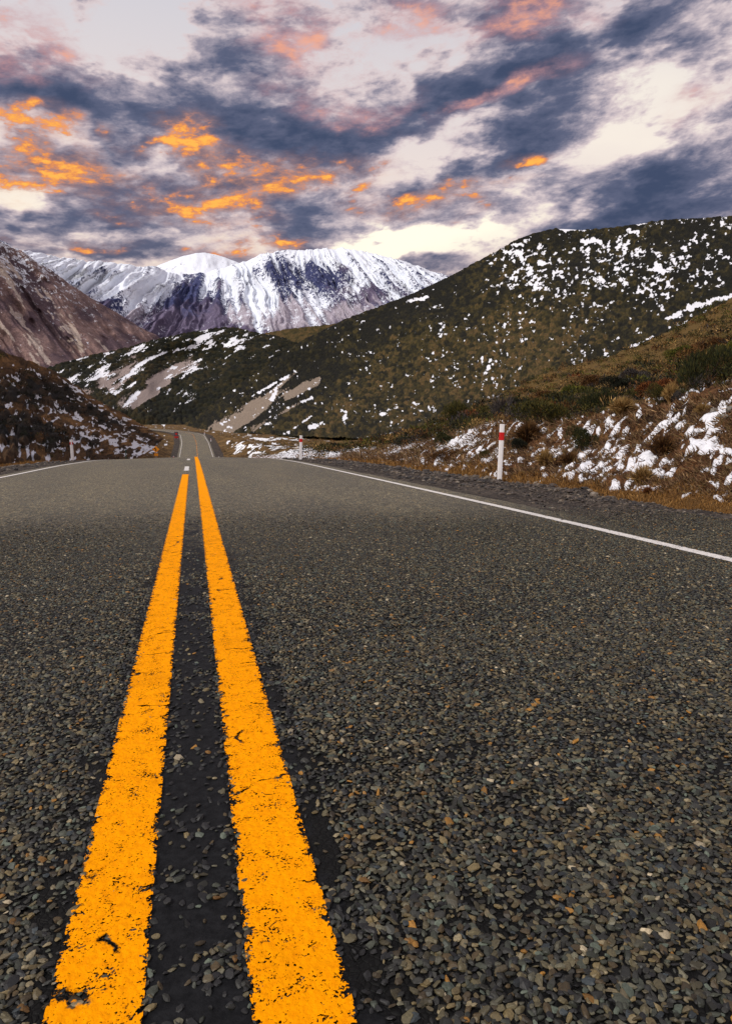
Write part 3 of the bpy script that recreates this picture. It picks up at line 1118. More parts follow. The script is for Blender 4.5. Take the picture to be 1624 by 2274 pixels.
SCRUB_FAR = mat_scrub('far_scrub', .28, [srgb(20, 22, 16), srgb(34, 34, 20), srgb(52, 46, 26), srgb(74, 60, 36)], scree_col=srgb(146, 132, 126), bump_d=.7)
SCRUB_MID = mat_scrub('mid_scrub', .22, [srgb(24, 24, 17), srgb(42, 39, 22), srgb(66, 58, 30), srgb(92, 74, 44)], scree_col=srgb(132, 118, 104), bump_d=.8)
SCRUB_NEAR = mat_scrub('near_scrub', .8, [srgb(26, 27, 30), srgb(46, 38, 30), srgb(86, 62, 38), srgb(132, 98, 60)], scree_col=srgb(120, 100, 84), bump_d=.25)


def back_hill():
    us = np.arange(560, 900, 3)
    top = [(560, 748), (600, 738), (640, 731), (700, 725), (760, 717), (820, 705), (900, 690)]
    h = Hill(us, [([(500, 830), (900, 830)], [(500, 760), (900, 760)]), (top, [(500, 1000), (900, 1000)])], 50)
    d, c = dome(h.s, h.z, 4.0, 131)
    h.lift(d * 1.2)
    h.build('back_hill', SCRUB_MID, {'snow': 0 * h.t - .3, 'scree': 0 * h.t, 'tint': .75 + (c - .5) * .5}, 'small olive hill in the gap between two larger hills')


def scree_hill():
    us = np.arange(40, 760, 1.5)
    top = [(40, 850), (80, 832), (110, 816), (150, 803), (200, 790), (240, 782), (290, 771), (330, 758), (380, 747), (420, 739), (455, 733), (480, 729), (510, 727), (540, 731), (560, 738), (585, 742), (620, 748), (660, 762), (700, 780), (760, 800)]
    foot = [(40, 965), (300, 962), (450, 962), (760, 962)]
    h = Hill(us, [(foot, [(40, 300), (300, 345), (450, 345), (760, 330)]), (top, [(40, 470), (300, 600), (500, 680), (760, 640)])], 190)
    U, V, t = h.U, h.V, h.t
    h.push(-(fbm(h.s / 45, h.z / 60, 4, 141) - .5) * 70 * sstep(t, 0, .2) * (1 - sstep(t, .8, 1)))
    d, c = dome(h.s, h.z * 1.3, 2.6, 142)
    scree = -.25 + (fbm((h.s + h.z * 1.2) / 22, (h.s - h.z) / 4, 5, 143, .65) - .5) * 1.7
    for q in ((430, 800, 275, 905, 20, 20), (392, 806, 330, 850, 16, 12), (300, 800, 240, 855, 14, 24), (230, 850, 180, 880, 16, 18), (345, 870, 300, 905, 10, 10), (360, 780, 250, 870, 9, 12)):
        scree += .85 * seg(U, V, *q)
    snow = -.06 + (fbm((h.s + h.z) / 13, (h.s - h.z) / 4.0, 5, 144, .68) - .5) * 2.7 + .2 * sstep(t, .3, .9)
    for q in ((440, 795, 400, 835, 13), (180, 820, 155, 850, 12), (240, 815, 200, 860, 9), (420, 890, 433, 877, 8), (355, 772, 350, 780, 8), (310, 810, 270, 850, 7), (285, 915, 310, 912, 8),
              (275, 905, 320, 868, 6), (470, 755, 520, 758, 10), (330, 800, 290, 840, 9), (500, 765, 540, 770, 6), (260, 880, 300, 850, 5), (480, 742, 440, 752, 8), (560, 775, 600, 772, 5)):
        snow += .42 * seg(U, V, *q)
    snow -= .5 * blob(U, V, 560, 860, 130, 90, 30) + .3 * blob(U, V, 400, 930, 120, 24, 0)
    bush = d * (1 - sstep(np.maximum(scree, snow), .3, .6))
    h.lift(bush * 1.0)
    snow = np.where(bush > .75, snow - .12, snow)
    tint = .30 + (c - .5) * .7 + (fbm(h.s / 40, h.z / 40, 3, 145) - .5) * .5
    h.build('scree_hill', SCRUB_FAR, {'snow': snow, 'scree': scree, 'tint': tint}, 'dark scrubby hill with grey scree slides and snow, beyond the bend')
    return h


def big_hill():
    us = np.concatenate([np.arange(380, 1650, 2.0), np.arange(1650, 2060, 8)])
    top = [(380, 962), (400, 952), (450, 918), (520, 864), (600, 806), (680, 752), (730, 727), (760, 712), (800, 697), (860, 674), (920, 650), (980, 622), (1030, 597), (1060, 581), (1100, 559), (1150, 531), (1180, 520),
           (1210, 512), (1232, 508), (1262, 509), (1290, 511), (1330, 509), (1370, 505), (1400, 500), (1450, 492), (1500, 487), (1560, 484), (1624, 480), (1800, 470), (2060, 470)]
    foot = [(380, 966), (480, 962), (620, 968), (800, 975), (1000, 985), (1300, 985), (2060, 985)]
    h = Hill(us, [(foot, [(380, 300), (480, 265), (620, 215), (800, 165), (1000, 130), (1300, 110), (2060, 110)]),
                  (top, [(380, 340), (450, 420), (600, 540), (760, 640), (980, 720), (1210, 760), (1624, 780), (2060, 800)])], 270, power=1.12)
    U, V, t = h.U, h.V, h.t
    h.push(-(fbm(h.s / 90, h.zq / 70, 4, 151) - .5) * 90 * sstep(t, 0, .2) * (1 - sstep(t, .75, 1)))
    size = 2.3
    d1, c1 = dome(h.s, h.zq * 1.25, size, 152)
    d2, c2 = dome(h.s, h.zq * 1.25, size * .42, 153)
    scree = -.3 + 0 * t + (fbm((h.s + h.zq * 1.1) / 14, (h.s - h.zq) / 3, 5, 154, .65) - .5) * 1.5
    for q in ((700, 842, 480, 955, 12, 24), (660, 822, 560, 905, 9, 22), (705, 836, 640, 880, 12, 14), (690, 880, 560, 955, 4, 9), (580, 905, 500, 952, 22, 26)):
        scree += .8 * seg(U, V, *q)
    w = fbm(h.s / 20, h.zq / 18, 4, 155, .55)
    sp = fbm(h.s / 2.0, h.zq / 1.9, 3, 156, .62) * .7 + fbm(h.s / 6, h.zq / 5, 3, 158, .6) * .3
    bias = -.40 + .10 * sstep(t, .45, .9) * sstep(U, 950, 1250)
    for q in ((1260, 600, 260, 95, -8, .34), (1500, 590, 190, 90, 0, .34), (1110, 650, 120, 50, 20, .16), (960, 905, 190, 30, 8, .20), (1100, 850, 50, 70, 0, .2), (1180, 720, 150, 60, 0, .12),
              (1130, 570, 70, 25, 30, .16), (930, 668, 60, 12, 24, .24), (1000, 740, 120, 70, 0, .05), (1400, 690, 120, 40, 20, .18), (820, 890, 100, 40, 0, .10), (1430, 500, 200, 12, 3, .1)):
        bias = bias + q[5] * blob(U, V, *q[:5])
    bias -= .2 * blob(U, V, 700, 800, 170, 60, 30) + .12 * blob(U, V, 900, 780, 120, 60, 0)
    snow = .225 + bias * .72 + (w - .5) * .7 + (sp - .5) * 2.6
    for q in ((1480, 720, 1530, 695, 9), (1530, 695, 1640, 660, 9), (1398, 780, 1450, 757, 4), (1340, 797, 1365, 786, 4), (760, 910, 768, 935, 10), (690, 950, 715, 938, 8), (655, 820, 600, 870, 5), (712, 836, 660, 880, 5),
              (640, 905, 690, 880, 5), (1285, 537, 1330, 536, 8), (640, 960, 690, 925, 4), (560, 880, 640, 830, 4), (1240, 508, 1300, 512, 4), (900, 672, 950, 660, 6),
              (615, 862, 600, 890, 5), (845, 920, 880, 905, 5)):
        snow += .75 * seg(U, V, *q)
    cov = sstep(np.maximum(scree, snow), .3, .55)
    gul = fbm((h.s + h.zq * .8) / 30, (h.s - h.zq) / 9, 4, 159, .6)
    h.lift((d1 * 1.25 * sstep(gul, .35, .6) + d2 * .6) * (1 - cov) * (.30 + .5 * sstep(t, .1, .75)))
    snow = np.where(d1 > .8, snow - .16, snow)
    olive = .12 * blob(U, V, 900, 800, 260, 110, 20) + .16 * blob(U, V, 1150, 790, 250, 80, 10)
    tint = .30 + (c1 - .5) * .8 + (c2 - .5) * .4 + (fbm(h.s / 60, h.zq / 40, 4, 157) - .5) * .8 + olive + (gul - .5) * .7
    tint -= .28 * blob(U, V, 620, 880, 240, 60, 35) + .12 * sstep(t, .55, .95)
    h.build('big_hill', SCRUB_MID, {'snow': snow, 'scree': scree, 'tint': tint}, 'large dark green hill speckled with snow rising to the right')
    return h


def left_hill():
    us = np.concatenate([np.arange(-420, -20, 8), np.arange(-20, 420, 1.6)])
    top = [(-420, 690), (-200, 735), (0, 786), (30, 793), (60, 803), (100, 818), (122, 826), (150, 845), (180, 866), (205, 884), (240, 902), (265, 914), (300, 935), (325, 950), (352, 966), (380, 985), (420, 1006)]
    off = 8.5
    r0 = []
    for u in np.arange(-420, 421, 20):
        a = math.atan2(*(ray(u, 964)[:2]))
        r0.append((u, float(np.clip(off / max(1e-3, math.sin(-a)), 5, 190))))
    # foot stands on the valley floor
    vfoot = []
    for u, r in r0:
        p = at_range(u, 964, r)
        z = ground_z(p[0], p[1]) - .25
        vv = project(np.array([p[0], p[1], z]))[1]
        vfoot.append((u, float(vv)))
    h = Hill(us, [(vfoot, r0), (top, [(-420, 45), (0, 72), (120, 92), (240, 125), (330, 200), (420, 240)])], 180, power=1.1, behind=((1.3, .9), (1.8, .3)))
    U, V, t = h.U, h.V, h.t
    h.s = np.arctan2(h.x, h.y) * 75
    h.push(-(fbm(h.s / 16, h.z / 9, 3, 161) - .5) * 5 * sstep(t, .03, .3) * (1 - sstep(t, .8, 1)))
    d1, c1 = dome(h.s, h.z * 1.2, .9, 162)
    d2, c2 = dome(h.s, h.z * 1.2, .42, 163)
    sp = fbm(h.s / .45, h.z / .38, 3, 164, .6)
    w = fbm(h.s / 9, h.z / 6, 3, 165)
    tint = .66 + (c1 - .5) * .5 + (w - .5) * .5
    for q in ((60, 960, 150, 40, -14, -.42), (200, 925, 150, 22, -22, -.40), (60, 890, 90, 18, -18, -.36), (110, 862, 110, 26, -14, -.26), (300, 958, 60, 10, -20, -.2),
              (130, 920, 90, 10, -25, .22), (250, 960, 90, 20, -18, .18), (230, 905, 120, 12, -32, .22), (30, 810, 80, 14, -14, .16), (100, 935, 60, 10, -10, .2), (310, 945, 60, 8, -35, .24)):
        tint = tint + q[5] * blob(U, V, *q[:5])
    snow = .14 + (sp - .5) * 2.4 + (w - .5) * .5
    for q in ((280, 985, 90, 22, -10, .22), (200, 980, 80, 30, -10, .16), (40, 850, 60, 20, 0, .18), (140, 850, 60, 16, -20, .18), (190, 885, 50, 16, -30, .2), (110, 905, 60, 10, -20, .10), (20, 920, 40, 20, 0, .15),
              (330, 995, 60, 12, 0, .2), (230, 940, 60, 16, 0, .1)):
        snow = snow + q[5] * blob(U, V, *q[:5])
    for q in ((0, 975, 30, 968, 5), (15, 900, 30, 906, 4), (345, 873, 360, 880, 4), (225, 828, 232, 835, 5), (240, 890, 262, 897, 3)):
        snow += .5 * seg(U, V, *q)
    snow -= .30 * sstep(.30 - tint, 0, .15)
    cov = sstep(snow, .3, .55)
    h.lift((d1 * .38 + d2 * .16) * (1 - cov) * sstep(t, .01, .06) * (.5 + .5 * sstep(.6 - tint, -.2, .4)))
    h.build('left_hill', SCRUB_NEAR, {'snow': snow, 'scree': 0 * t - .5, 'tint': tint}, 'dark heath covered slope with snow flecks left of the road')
    return h


back_hill()
SCREE_HILL = scree_hill()
BIG = big_hill()
LEFT = left_hill()


# ------------------------------------------------------------------ near bank on the right
def mat_bank():
    m, g = new_mat('bank_turf')
    p = g.pos()
    q = g.mapv(p, (.5, 1.6, 1.6))
    n1 = g.noise(2.2, 5, .65, q)
    n2 = g.noise(11, 5, .68, q)
    n3 = g.noise(48, 4, .65, g.mapv(p, (.35, 1.4, .6)))
    c = g.ramp(n1, [(.32, srgb(60, 44, 32)), (.45, srgb(108, 76, 52)), (.56, srgb(136, 98, 66)), (.70, srgb(146, 116, 70))])
    c = g.mix(g.step(n2, .3, .7), g.mix(1.0, c, (.45, .42, .42), 'MULTIPLY'), c)
    c = g.mix(g.step(n3, .35, .75), g.mix(1.0, c, (.62, .6, .58), 'MULTIPLY'), g.mix(1.0, c, (1.25, 1.2, 1.1), 'MULTIPLY'))
    up = g.attr('upper')
    c = g.mix(up, c, g.mix(n3, g.mix(n1, srgb(38, 34, 20), srgb(74, 60, 32)), g.mix(n1, srgb(96, 76, 42), srgb(136, 106, 60))))
    och = g.attr('ochre')
    c = g.mix(g.math('MULTIPLY', och, .85), c, g.mix(n3, srgb(72, 54, 32), srgb(122, 92, 54)))
    dk = g.attr('dark')
    c = g.mix(g.step(g.math('ADD', dk, g.math('SUBTRACT', n2, .5)), .35, .65), c, g.mix(n3, srgb(30, 24, 20), srgb(58, 44, 34)))
    h = g.math('ADD', g.math('MULTIPLY', n2, .7), g.math('MULTIPLY', n3, .5))
    g.out(g.bsdf(c, .95, .12, g.bump(h, .9, .06)))
    return m


BANK = mat_bank()


def lat(u, x):
    """distance along a bearing at which it crosses the line x metres right of the road's axis"""
    d = ray(u, 964)
    a = math.atan2(d[0], d[1])
    return float(np.clip(x / max(1e-3, math.sin(a)), 1, 130))


def bank_hill():
    us = np.concatenate([np.arange(560, 1650, 1.9), np.arange(1650, 2700, 12)])
    uk = np.arange(540, 2721, 20)

    def rr(x):
        return [(float(u), lat(u, x)) for u in uk]
    foot_r = rr(6.0)
    foot_v = []
    for u, r in foot_r:
        p = at_range(u, 964, r)
        z = surf(np.array(SEAL_R), np.array(p[1])) - .12
        foot_v.append((u, float(project(np.array([p[0], p[1], z]))[1])))
    lip_r = rr(9.3)
    lip_v = [(540, 1016), (620, 1014), (700, 1012), (800, 1004), (870, 1000), (940, 988), (1000, 972), (1060, 955), (1100, 946), (1200, 948), (1303, 940), (1375, 924), (1469, 899), (1554, 876), (1624, 862), (1800, 815), (2200, 740), (2720, 690)]
    top_v = [(540, 1014), (620, 1011), (700, 1006), (800, 992), (880, 975), (940, 958), (990, 938), (1050, 912), (1100, 888), (1150, 862), (1200, 836), (1260, 818), (1340, 797), (1400, 779), (1450, 757), (1500, 730), (1560, 698), (1624, 664), (1800, 590), (2200, 470), (2720, 420)]
    top_r = [(540, 126), (620, 110), (700, 90), (800, 80), (900, 75), (1000, 78), (1100, 84), (1300, 88), (1624, 78), (2200, 60), (2720, 55)]
    h = Hill(us, [(foot_v, foot_r), (lip_v, lip_r), (top_v, top_r)], 230, power=1.0, behind=((1.25, .95), (1.7, .5)))
    U, V, t = h.U, h.V, h.t
    face = sstep(t, .0, .06) * (1 - sstep(t, .5, .56))
    up = sstep(t, .5, .58)
    near = 1 - sstep(h.R, 18, 45)
    h.lift((fbm(h.x * .9, h.y * .9, 4, 171) - .5) * .42 * face * near + (fbm(h.x * 3.5, h.y * 5, 4, 172, .6) - .5) * .16 * face * near)
    d1, c1 = dome(h.x, h.y, .55, 173)
    h.lift(d1 * .10 * face * near)
    h.lift((fbm(h.x * .22, h.y * .22, 4, 174) - .5) * 1.3 * up * sstep(t, .5, .7) * (1 - .7 * sstep(t, .9, 1)))
    d2, c2 = dome(h.x, h.y, 1.1, 175)
    h.lift(d2 * .28 * up)
    ochre = (1 - sstep(t, .02, .09)) * 1.0 
    dark = .75 * blob(U, V, 1560, 905, 130, 26, 10) + .5 * blob(U, V, 1420, 930, 80, 12, 12) + .35 * up * sstep(fbm(h.x * .5, h.y * .5, 3, 177), .5, .6)
    dark += .4 * blob(U, V, 880, 1000, 100, 14, 0)
    h.build('right_bank', BANK, {'ochre': ochre, 'dark': dark, 'upper': up * sstep(t, .5, .6)}, 'brown grassy cut bank and heath slope right of the road')
    return h


BANKH = bank_hill()


def mat_snow():
    m, g = new_mat('old_snow')
    p = g.pos()
    n = g.noise(14, 4, .6, p)
    n2 = g.noise(70, 3, .6, p)
    c = g.mix(g.step(n, .35, .75), (.68, .69, .74), (.78, .78, .82))
    g.out(g.bsdf(c, .65, .3, g.bump(g.math('ADD', n, g.math('MULTIPLY', n2, .3)), .35, .03), **{'Subsurface Weight': .0}))
    return m


SNOW = mat_snow()


def bank_snow():
    """snow lying on the bank: a sheet that rises through the turf where snow has lasted"""
    h = BANKH
    U, V = project(h.P.reshape(-1, 3))
    U, V = U.reshape(h.t.shape), V.reshape(h.t.shape)
    x, y = h.x, h.y
    wx = (fbm(x * 1.1, y * 1.1, 3, 181) - .5) * .9
    wy = (fbm(x * 1.1, y * 1.1, 3, 182) - .5) * .5
    al, ac = x * .78 + y * .62 + wx * .4, -x * .62 + y * .78 + wy * .35
    a = fbm(al * 2.8, ac * 6.4, 3, 183, .5)
    b = fbm(al * 6.0, ac * 9.0, 3, 185, .5)
    m = (a - .5) * 3.0 + (b - .5) * 1.8 - .44
    for q in ((1500, 1005, 190, 85, 14, .32), (1350, 1030, 120, 50, 10, .22), (1560, 965, 100, 40, 12, .16), (1330, 950, 50, 22, 10, .34), (1040, 972, 62, 26, 25, .62), (1010, 990, 40, 12, 10, .3), (900, 992, 50, 12, 15, .45),
              (1190, 1010, 80, 24, 14, .30), (1140, 1052, 30, 8, 0, .3), (870, 1001, 30, 8, 0, .3), (1300, 1062, 80, 8, -6, .4), (1420, 1090, 70, 10, -8, .42), (1540, 1102, 90, 12, -8, .42), (1230, 1035, 60, 22, 0, .18),
              (700, 1006, 90, 8, 3, .5), (780, 998, 80, 8, 6, .5), (640, 1010, 50, 5, 0, .4), (1630, 1100, 60, 12, 0, .3)):
        m = m + q[5] * blob(U, V, *q[:5])
    m -= .5 * blob(U, V, 1470, 905, 190, 14, 12)
    m -= 3 * (1 - sstep(h.t, .015, .05)) + 1.4 * sstep(h.t, .52, .60) * sstep(U, 1010, 1100)
    th = np.clip(m, -.5, .5)
    z = h.z + .012 + np.where(th > 0, .022 * np.tanh(th * 5), th * .25)
    P = np.stack([x, y, z], -1)
    keep = (m[:-1, :-1] > -.22) | (m[1:, 1:] > -.22) | (m[1:, :-1] > -.22) | (m[:-1, 1:] > -.22)
    f = grid_faces(*x.shape, keep)
    used = np.unique(f)
    rem = np.zeros(x.size, int)
    rem[used] = np.arange(len(used))
    me = mesh_from('snow', P.reshape(-1, 3)[used], rem[f], True)
    link('snow', me, SNOW, kind='stuff', label='broken patches of old snow lying on the right bank', category='snow')
    return m


SNOWM = bank_snow()

# ------------------------------------------------------------------ END OF SETTING


# ------------------------------------------------------------------ vegetation
def mat_leaf():
    m, g = new_mat('foliage')
    c = g.attr('leaf', 'Color')
    n = g.noise(40, 2, .5, g.pos())
    c = g.mix(n, g.mix(1.0, c, (.75,) * 3, 'MULTIPLY'), g.mix(1.0, c, (1.25,) * 3, 'MULTIPLY'))
    g.out(g.bsdf(c, .8, .15))
    return m


LEAF = mat_leaf()
TWIG = simple_mat('twig_bark', srgb(62, 52, 46), .9, .1)
PAL = {
    'olive': [srgb(46, 48, 22), srgb(62, 60, 26), srgb(84, 74, 30), srgb(36, 38, 22)],
    'green': [srgb(32, 38, 20), srgb(46, 50, 24), srgb(24, 28, 18), srgb(66, 62, 28)],
    'dark': [srgb(22, 26, 20), srgb(32, 36, 26), srgb(42, 42, 28), srgb(18, 20, 18)],
    'rust': [srgb(84, 44, 24), srgb(104, 58, 30), srgb(62, 36, 22), srgb(120, 76, 36)],
    'brown': [srgb(70, 46, 26), srgb(92, 62, 34), srgb(50, 36, 24), srgb(108, 78, 42)],
    'grey': [srgb(58, 54, 56), srgb(72, 66, 66), srgb(44, 42, 44), srgb(84, 78, 72)],
    'straw': [srgb(142, 112, 66), srgb(168, 136, 86), srgb(116, 88, 50), srgb(96, 74, 44)],
    'lime': [srgb(84, 86, 30), srgb(66, 70, 26), srgb(102, 98, 36), srgb(46, 52, 22)],
}


def leaf_cloud(base, direc, ln, wd, r):
    """thin four-sided leaves: base point, direction, length, width"""
    side = unit(np.cross(direc, r.normal(size=direc.shape)))
    a = base - side * 0
    b = base + direc * (ln * .5)[:, None] + side * wd[:, None]
    c = base + direc * ln[:, None]
    d = base + direc * (ln * .5)[:, None] - side * wd[:, None]
    V = np.stack([a, b, c, d], 1).reshape(-1, 3)
    F = np.arange(len(base) * 4).reshape(-1, 4)
    return V, F


def foliage(kind, n, seed, leaf=.13):
    """a bush of radius 1 and height 1 standing at the origin: returns verts, faces"""
    r = np.random.default_rng(seed)
    if kind == 'tussock':
        a = r.uniform(0, 2 * np.pi, n)
        rad = r.uniform(0, .22, n)
        base = np.stack([np.cos(a) * rad, np.sin(a) * rad, 0 * a], -1)
        out = r.uniform(.1, .95, n)
        a2 = a + r.normal(0, .4, n)
        tip = np.stack([np.cos(a2) * out, np.sin(a2) * out, 1.05 - .75 * out ** 2 + r.normal(0, .1, n)], -1)
        mid = base * .5 + tip * .5 + np.array([0, 0, 1]) * (.28 * out)[:, None]
        side = unit(np.cross(tip - base, r.normal(size=(n, 3)))) * .018
        V = np.stack([base - side, base + side, mid + side, mid - side, tip], 1).reshape(-1, 3)
        k = np.arange(n)[:, None] * 5
        return V, [np.array([0, 1, 2, 3])[None] + k, np.array([3, 2, 4])[None] + k]
    if kind == 'twig':
        a = r.uniform(0, 2 * np.pi, n)
        rad = r.uniform(0, .3, n)
        base = np.stack([np.cos(a) * rad, np.sin(a) * rad, r.uniform(0, .5, n)], -1)
        dr = unit(np.stack([np.cos(a) * .7, np.sin(a) * .7, r.uniform(.5, 1.4, n)], -1) + r.normal(0, .3, (n, 3)))
        return (lambda q: (q[0], [q[1]]))(leaf_cloud(base, dr, r.uniform(.3, .75, n), np.full(n, .009), r))
    # several lobes make an uneven crown
    k = 8 if kind == 'dome' else 6
    la = r.uniform(0, 2 * np.pi, k)
    lr = r.uniform(.15, .62, k)
    lc = np.stack([np.cos(la) * lr, np.sin(la) * lr, r.uniform(.18, .55, k)], -1)
    ls = r.uniform(.30, .46, k)
    i = r.integers(0, k, n)
    d = unit(r.normal(size=(n, 3)))
    d[:, 2] = np.abs(d[:, 2]) * np.where(r.random(n) < .78, 1, -1)
    rr = ls[i] * r.uniform(.45, 1.0, n) ** .5
    base = lc[i] + d * rr[:, None] * np.array([1, 1, 1.05])
    base[:, 2] = np.maximum(base[:, 2], .01)
    upw = .55 if kind == 'dome' else 1.0
    dr = unit(d * .8 + np.array([0, 0, upw]) + r.normal(0, .35, (n, 3)))
    ln = leaf * r.uniform(.6, 1.5, n) * (1 if kind == 'dome' else 1.25)
    wd = leaf * r.uniform(.13, .24, n) * (1 if kind == 'dome' else .6)
    V, F = leaf_cloud(base, dr, ln, wd, r)
    return V, [F]


def leaf_colors(nleaf, per, pal, seed):
    r = np.random.default_rng(seed)
    p = np.array(PAL[pal])
    c = p[r.integers(0, len(p), nleaf)] * r.uniform(.75, 1.25, (nleaf, 1))
    return np.repeat(c, per, 0)


_cache = {}


def foliage_mesh(kind, pal, seed):
    key = (kind, pal, seed)
    if key not in _cache:
        n = {'tussock': 900, 'twig': 520, 'dome': 4500, 'brush': 4500}[kind]
        V, F = foliage(kind, n, seed, .075)
        per = 5 if kind == 'tussock' else 4
        _cache[key] = mesh_from('foliage_' + kind, V, F, False, {'leaf': leaf_colors(n, per, pal, seed + 1)})
    return _cache[key]


def stem_mesh(seed):
    key = ('stem', seed)
    if key not in _cache:
        r = np.random.default_rng(seed)
        P = Parts()
        for k in range(7):
            a = r.uniform(0, 6.28)
            tip = np.array([math.cos(a) * r.uniform(.2, .5), math.sin(a) * r.uniform(.2, .5), r.uniform(.45, .75)])
            mid = tip * .5 + np.array([0, 0, .08])
            vs, n = [], 5
            for c, rad in ((np.array([math.cos(a) * .05, math.sin(a) * .05, -.12]), .028), (mid, .02), (tip, .006)):
                for i in range(n):
                    t = 2 * math.pi * i / n
                    vs.append(c + np.array([math.cos(t), math.sin(t), 0]) * rad)
            fs = [[q * n + i, q * n + (i + 1) % n, q * n + n + (i + 1) % n, q * n + n + i] for q in range(2) for i in range(n)]
            P.add(vs, fs)
        _cache[key] = P.mesh('stem')
    return _cache[key]


def plant(name, label, cat, hill, u, v, w_px, h_px, kind, pal, seed, group=None):
    p = hill.at(u, v)
    r = float(np.hypot(p[0], p[1]))
    k = r / FL
    t = thing(name, label, cat, (p[0], p[1], p[2] - .04), seed * 1.7, group, (w_px * k * .66, w_px * k * .66, h_px * k * 1.15))
    link('foliage', foliage_mesh(kind, pal, seed % 3), LEAF, t)
    if kind in ('dome', 'brush', 'twig'):
        link('stem', stem_mesh(seed % 2), TWIG, t)
    return t


B = BANKH
HG, TG = 'shrubs on the right bank', 'tussocks on the right bank'
for a in [
    ('shrub', 'dark olive bush, leftmost of the large shrubs above the snow patch', 1013, 940, 66, 52, 'brush', 'olive', 1),
    ('shrub', 'grey leafless twiggy shrub between two dark olive bushes behind the near post', 1112, 930, 76, 52, 'twig', 'grey', 2),
    ('shrub', 'wide dark hedge-like bush right behind the top of the near marker post', 1200, 950, 122, 58, 'brush', 'olive', 3),
    ('shrub', 'tall green broom bush at the left of the straw tussock on the lip', 1330, 926, 84, 60, 'brush', 'green', 4),
    ('shrub', 'small dark green bush touching the rust tussock right of the near post', 1149, 1000, 44, 28, 'dome', 'dark', 5),
    ('shrub', 'dark green broom shrub standing alone on the snowy bank face', 1293, 1000, 62, 54, 'brush', 'green', 6),
    ('shrub', 'small round green bush left of the long bank snow patch', 984, 990, 42, 32, 'dome', 'green', 7),
    ('shrub', 'small blackish bush at the far left of the bank scrub', 920, 981, 38, 24, 'dome', 'dark', 8),
    ('shrub', 'dry brown low shrub at the bank foot left of the near post', 1000, 1024, 90, 26, 'brush', 'brown', 9),
    ('shrub', 'purplish grey twig clump beyond the blackish bush', 884, 978, 48, 24, 'twig', 'grey', 10),
    ('shrub', 'small green shrub just left of the near post stem', 1074, 1022, 26, 24, 'dome', 'olive', 11),
    ('shrub', 'largest dark green shrub at the upper right above the bare bank', 1563, 872, 104, 88, 'brush', 'green', 12),
    ('shrub', 'rust red spreading shrub left of the largest dark shrub', 1452, 878, 82, 36, 'dome', 'rust', 13),
    ('shrub', 'grey green feathery shrub in front of the rust red shrub', 1462, 898, 46, 40, 'brush', 'olive', 14),
    ('shrub', 'round bright olive bush cut by the right picture edge', 1617, 794, 44, 32, 'dome', 'lime', 15),
    ('shrub', 'flat yellow green bush above the rust red shrub', 1508, 795, 60, 24, 'dome', 'lime', 16),
    ('shrub', 'brownish low bush between the yellow green bush and right edge', 1572, 786, 66, 28, 'dome', 'brown', 17),
    ('shrub', 'dark low bush left of the rust red shrub', 1375, 872, 76, 34, 'dome', 'dark', 18),
    ('shrub', 'slate grey flat bush behind the rust red shrub', 1408, 848, 72, 26, 'dome', 'grey', 19),
    ('shrub', 'brown green bush left of the dark low bush on the slope', 1312, 868, 62, 30, 'dome', 'brown', 20),
    ('shrub', 'yellowish olive bush above the tall green broom bush', 1280, 884, 66, 28, 'dome', 'lime', 21),
    ('shrub', 'dark bush behind the grey leafless shrub', 1152, 918, 60, 34, 'dome', 'dark', 22),
    ('shrub', 'wide brown heath bush above the hedge-like bush', 1225, 900, 84, 30, 'dome', 'brown', 23),
]:
    plant(a[0], a[1], 'shrub', B, *a[2:], group=HG)
for a in [
    ('tussock', 'pale straw tussock on the lip of the bank', 1380, 922, 62, 34, 'tussock', 'straw', 31),
    ('tussock', 'rust brown tussock just right of the near marker post', 1168, 984, 70, 42, 'tussock', 'brown', 32),
    ('tussock', 'straw tussock at the foot of the dead spiky plant', 1208, 1036, 46, 34, 'tussock', 'straw', 33),
    ('tussock', 'brown tussock under the lone green broom shrub', 1262, 1040, 52, 34, 'tussock', 'brown', 34),
    ('tussock', 'drooping brown tussock in the middle of the snow patches', 1468, 1010, 66, 40, 'tussock', 'brown', 35),
    ('tussock', 'straw tussock low on the bank among snow strips', 1425, 1078, 60, 40, 'tussock', 'straw', 36),
    ('tussock', 'small orange tussock among the pale rocks at right', 1556, 920, 34, 22, 'tussock', 'straw', 37),
    ('tussock', 'reddish clump of dead grass at the verge edge', 1437, 1094, 24, 16, 'tussock', 'rust', 38),
    ('tussock', 'tan tussock leaning beside the dark stump on the lip', 1488, 892, 40, 34, 'tussock', 'straw', 39),
]:
    plant(a[0], a[1], 'tussock', B, *a[2:], group=TG)


def dead_plant():
    p = B.at(1230, 1036)
    k = float(np.hypot(p[0], p[1])) / FL
    t = thing('dead_plant', 'dead dark plant with stiff spiky leaves on the bank', 'plant', p, .4)
    r = np.random.default_rng(5)
    for i in range(13):
        a, e = r.uniform(0, 6.28), r.uniform(.5, 1.3)
        ln = 48 * k * r.uniform(.6, 1.05)
        d = np.array([math.cos(a) * math.cos(e), math.sin(a) * math.cos(e), math.sin(e)])
        s = unit(np.cross(d, [0, 0, 1.0])) * .016
        up = np.array([0, 0, .012])
        q = Parts()
        q.add([-s, s, d * ln * .6 + s * .8, d * ln * .6 - s * .8, d * ln, up, d * ln * .6 + up], [[0, 1, 2, 3], [3, 2, 4], [0, 3, 6, 5], [5, 6, 2, 1], [3, 4, 6], [6, 4, 2]])
        link('dead_leaf', q.mesh('dead_leaf'), DEAD, t)
    return t


DEAD = simple_mat('dead_leaf', srgb(70, 48, 32), .85, .15, .3)
dead_plant()


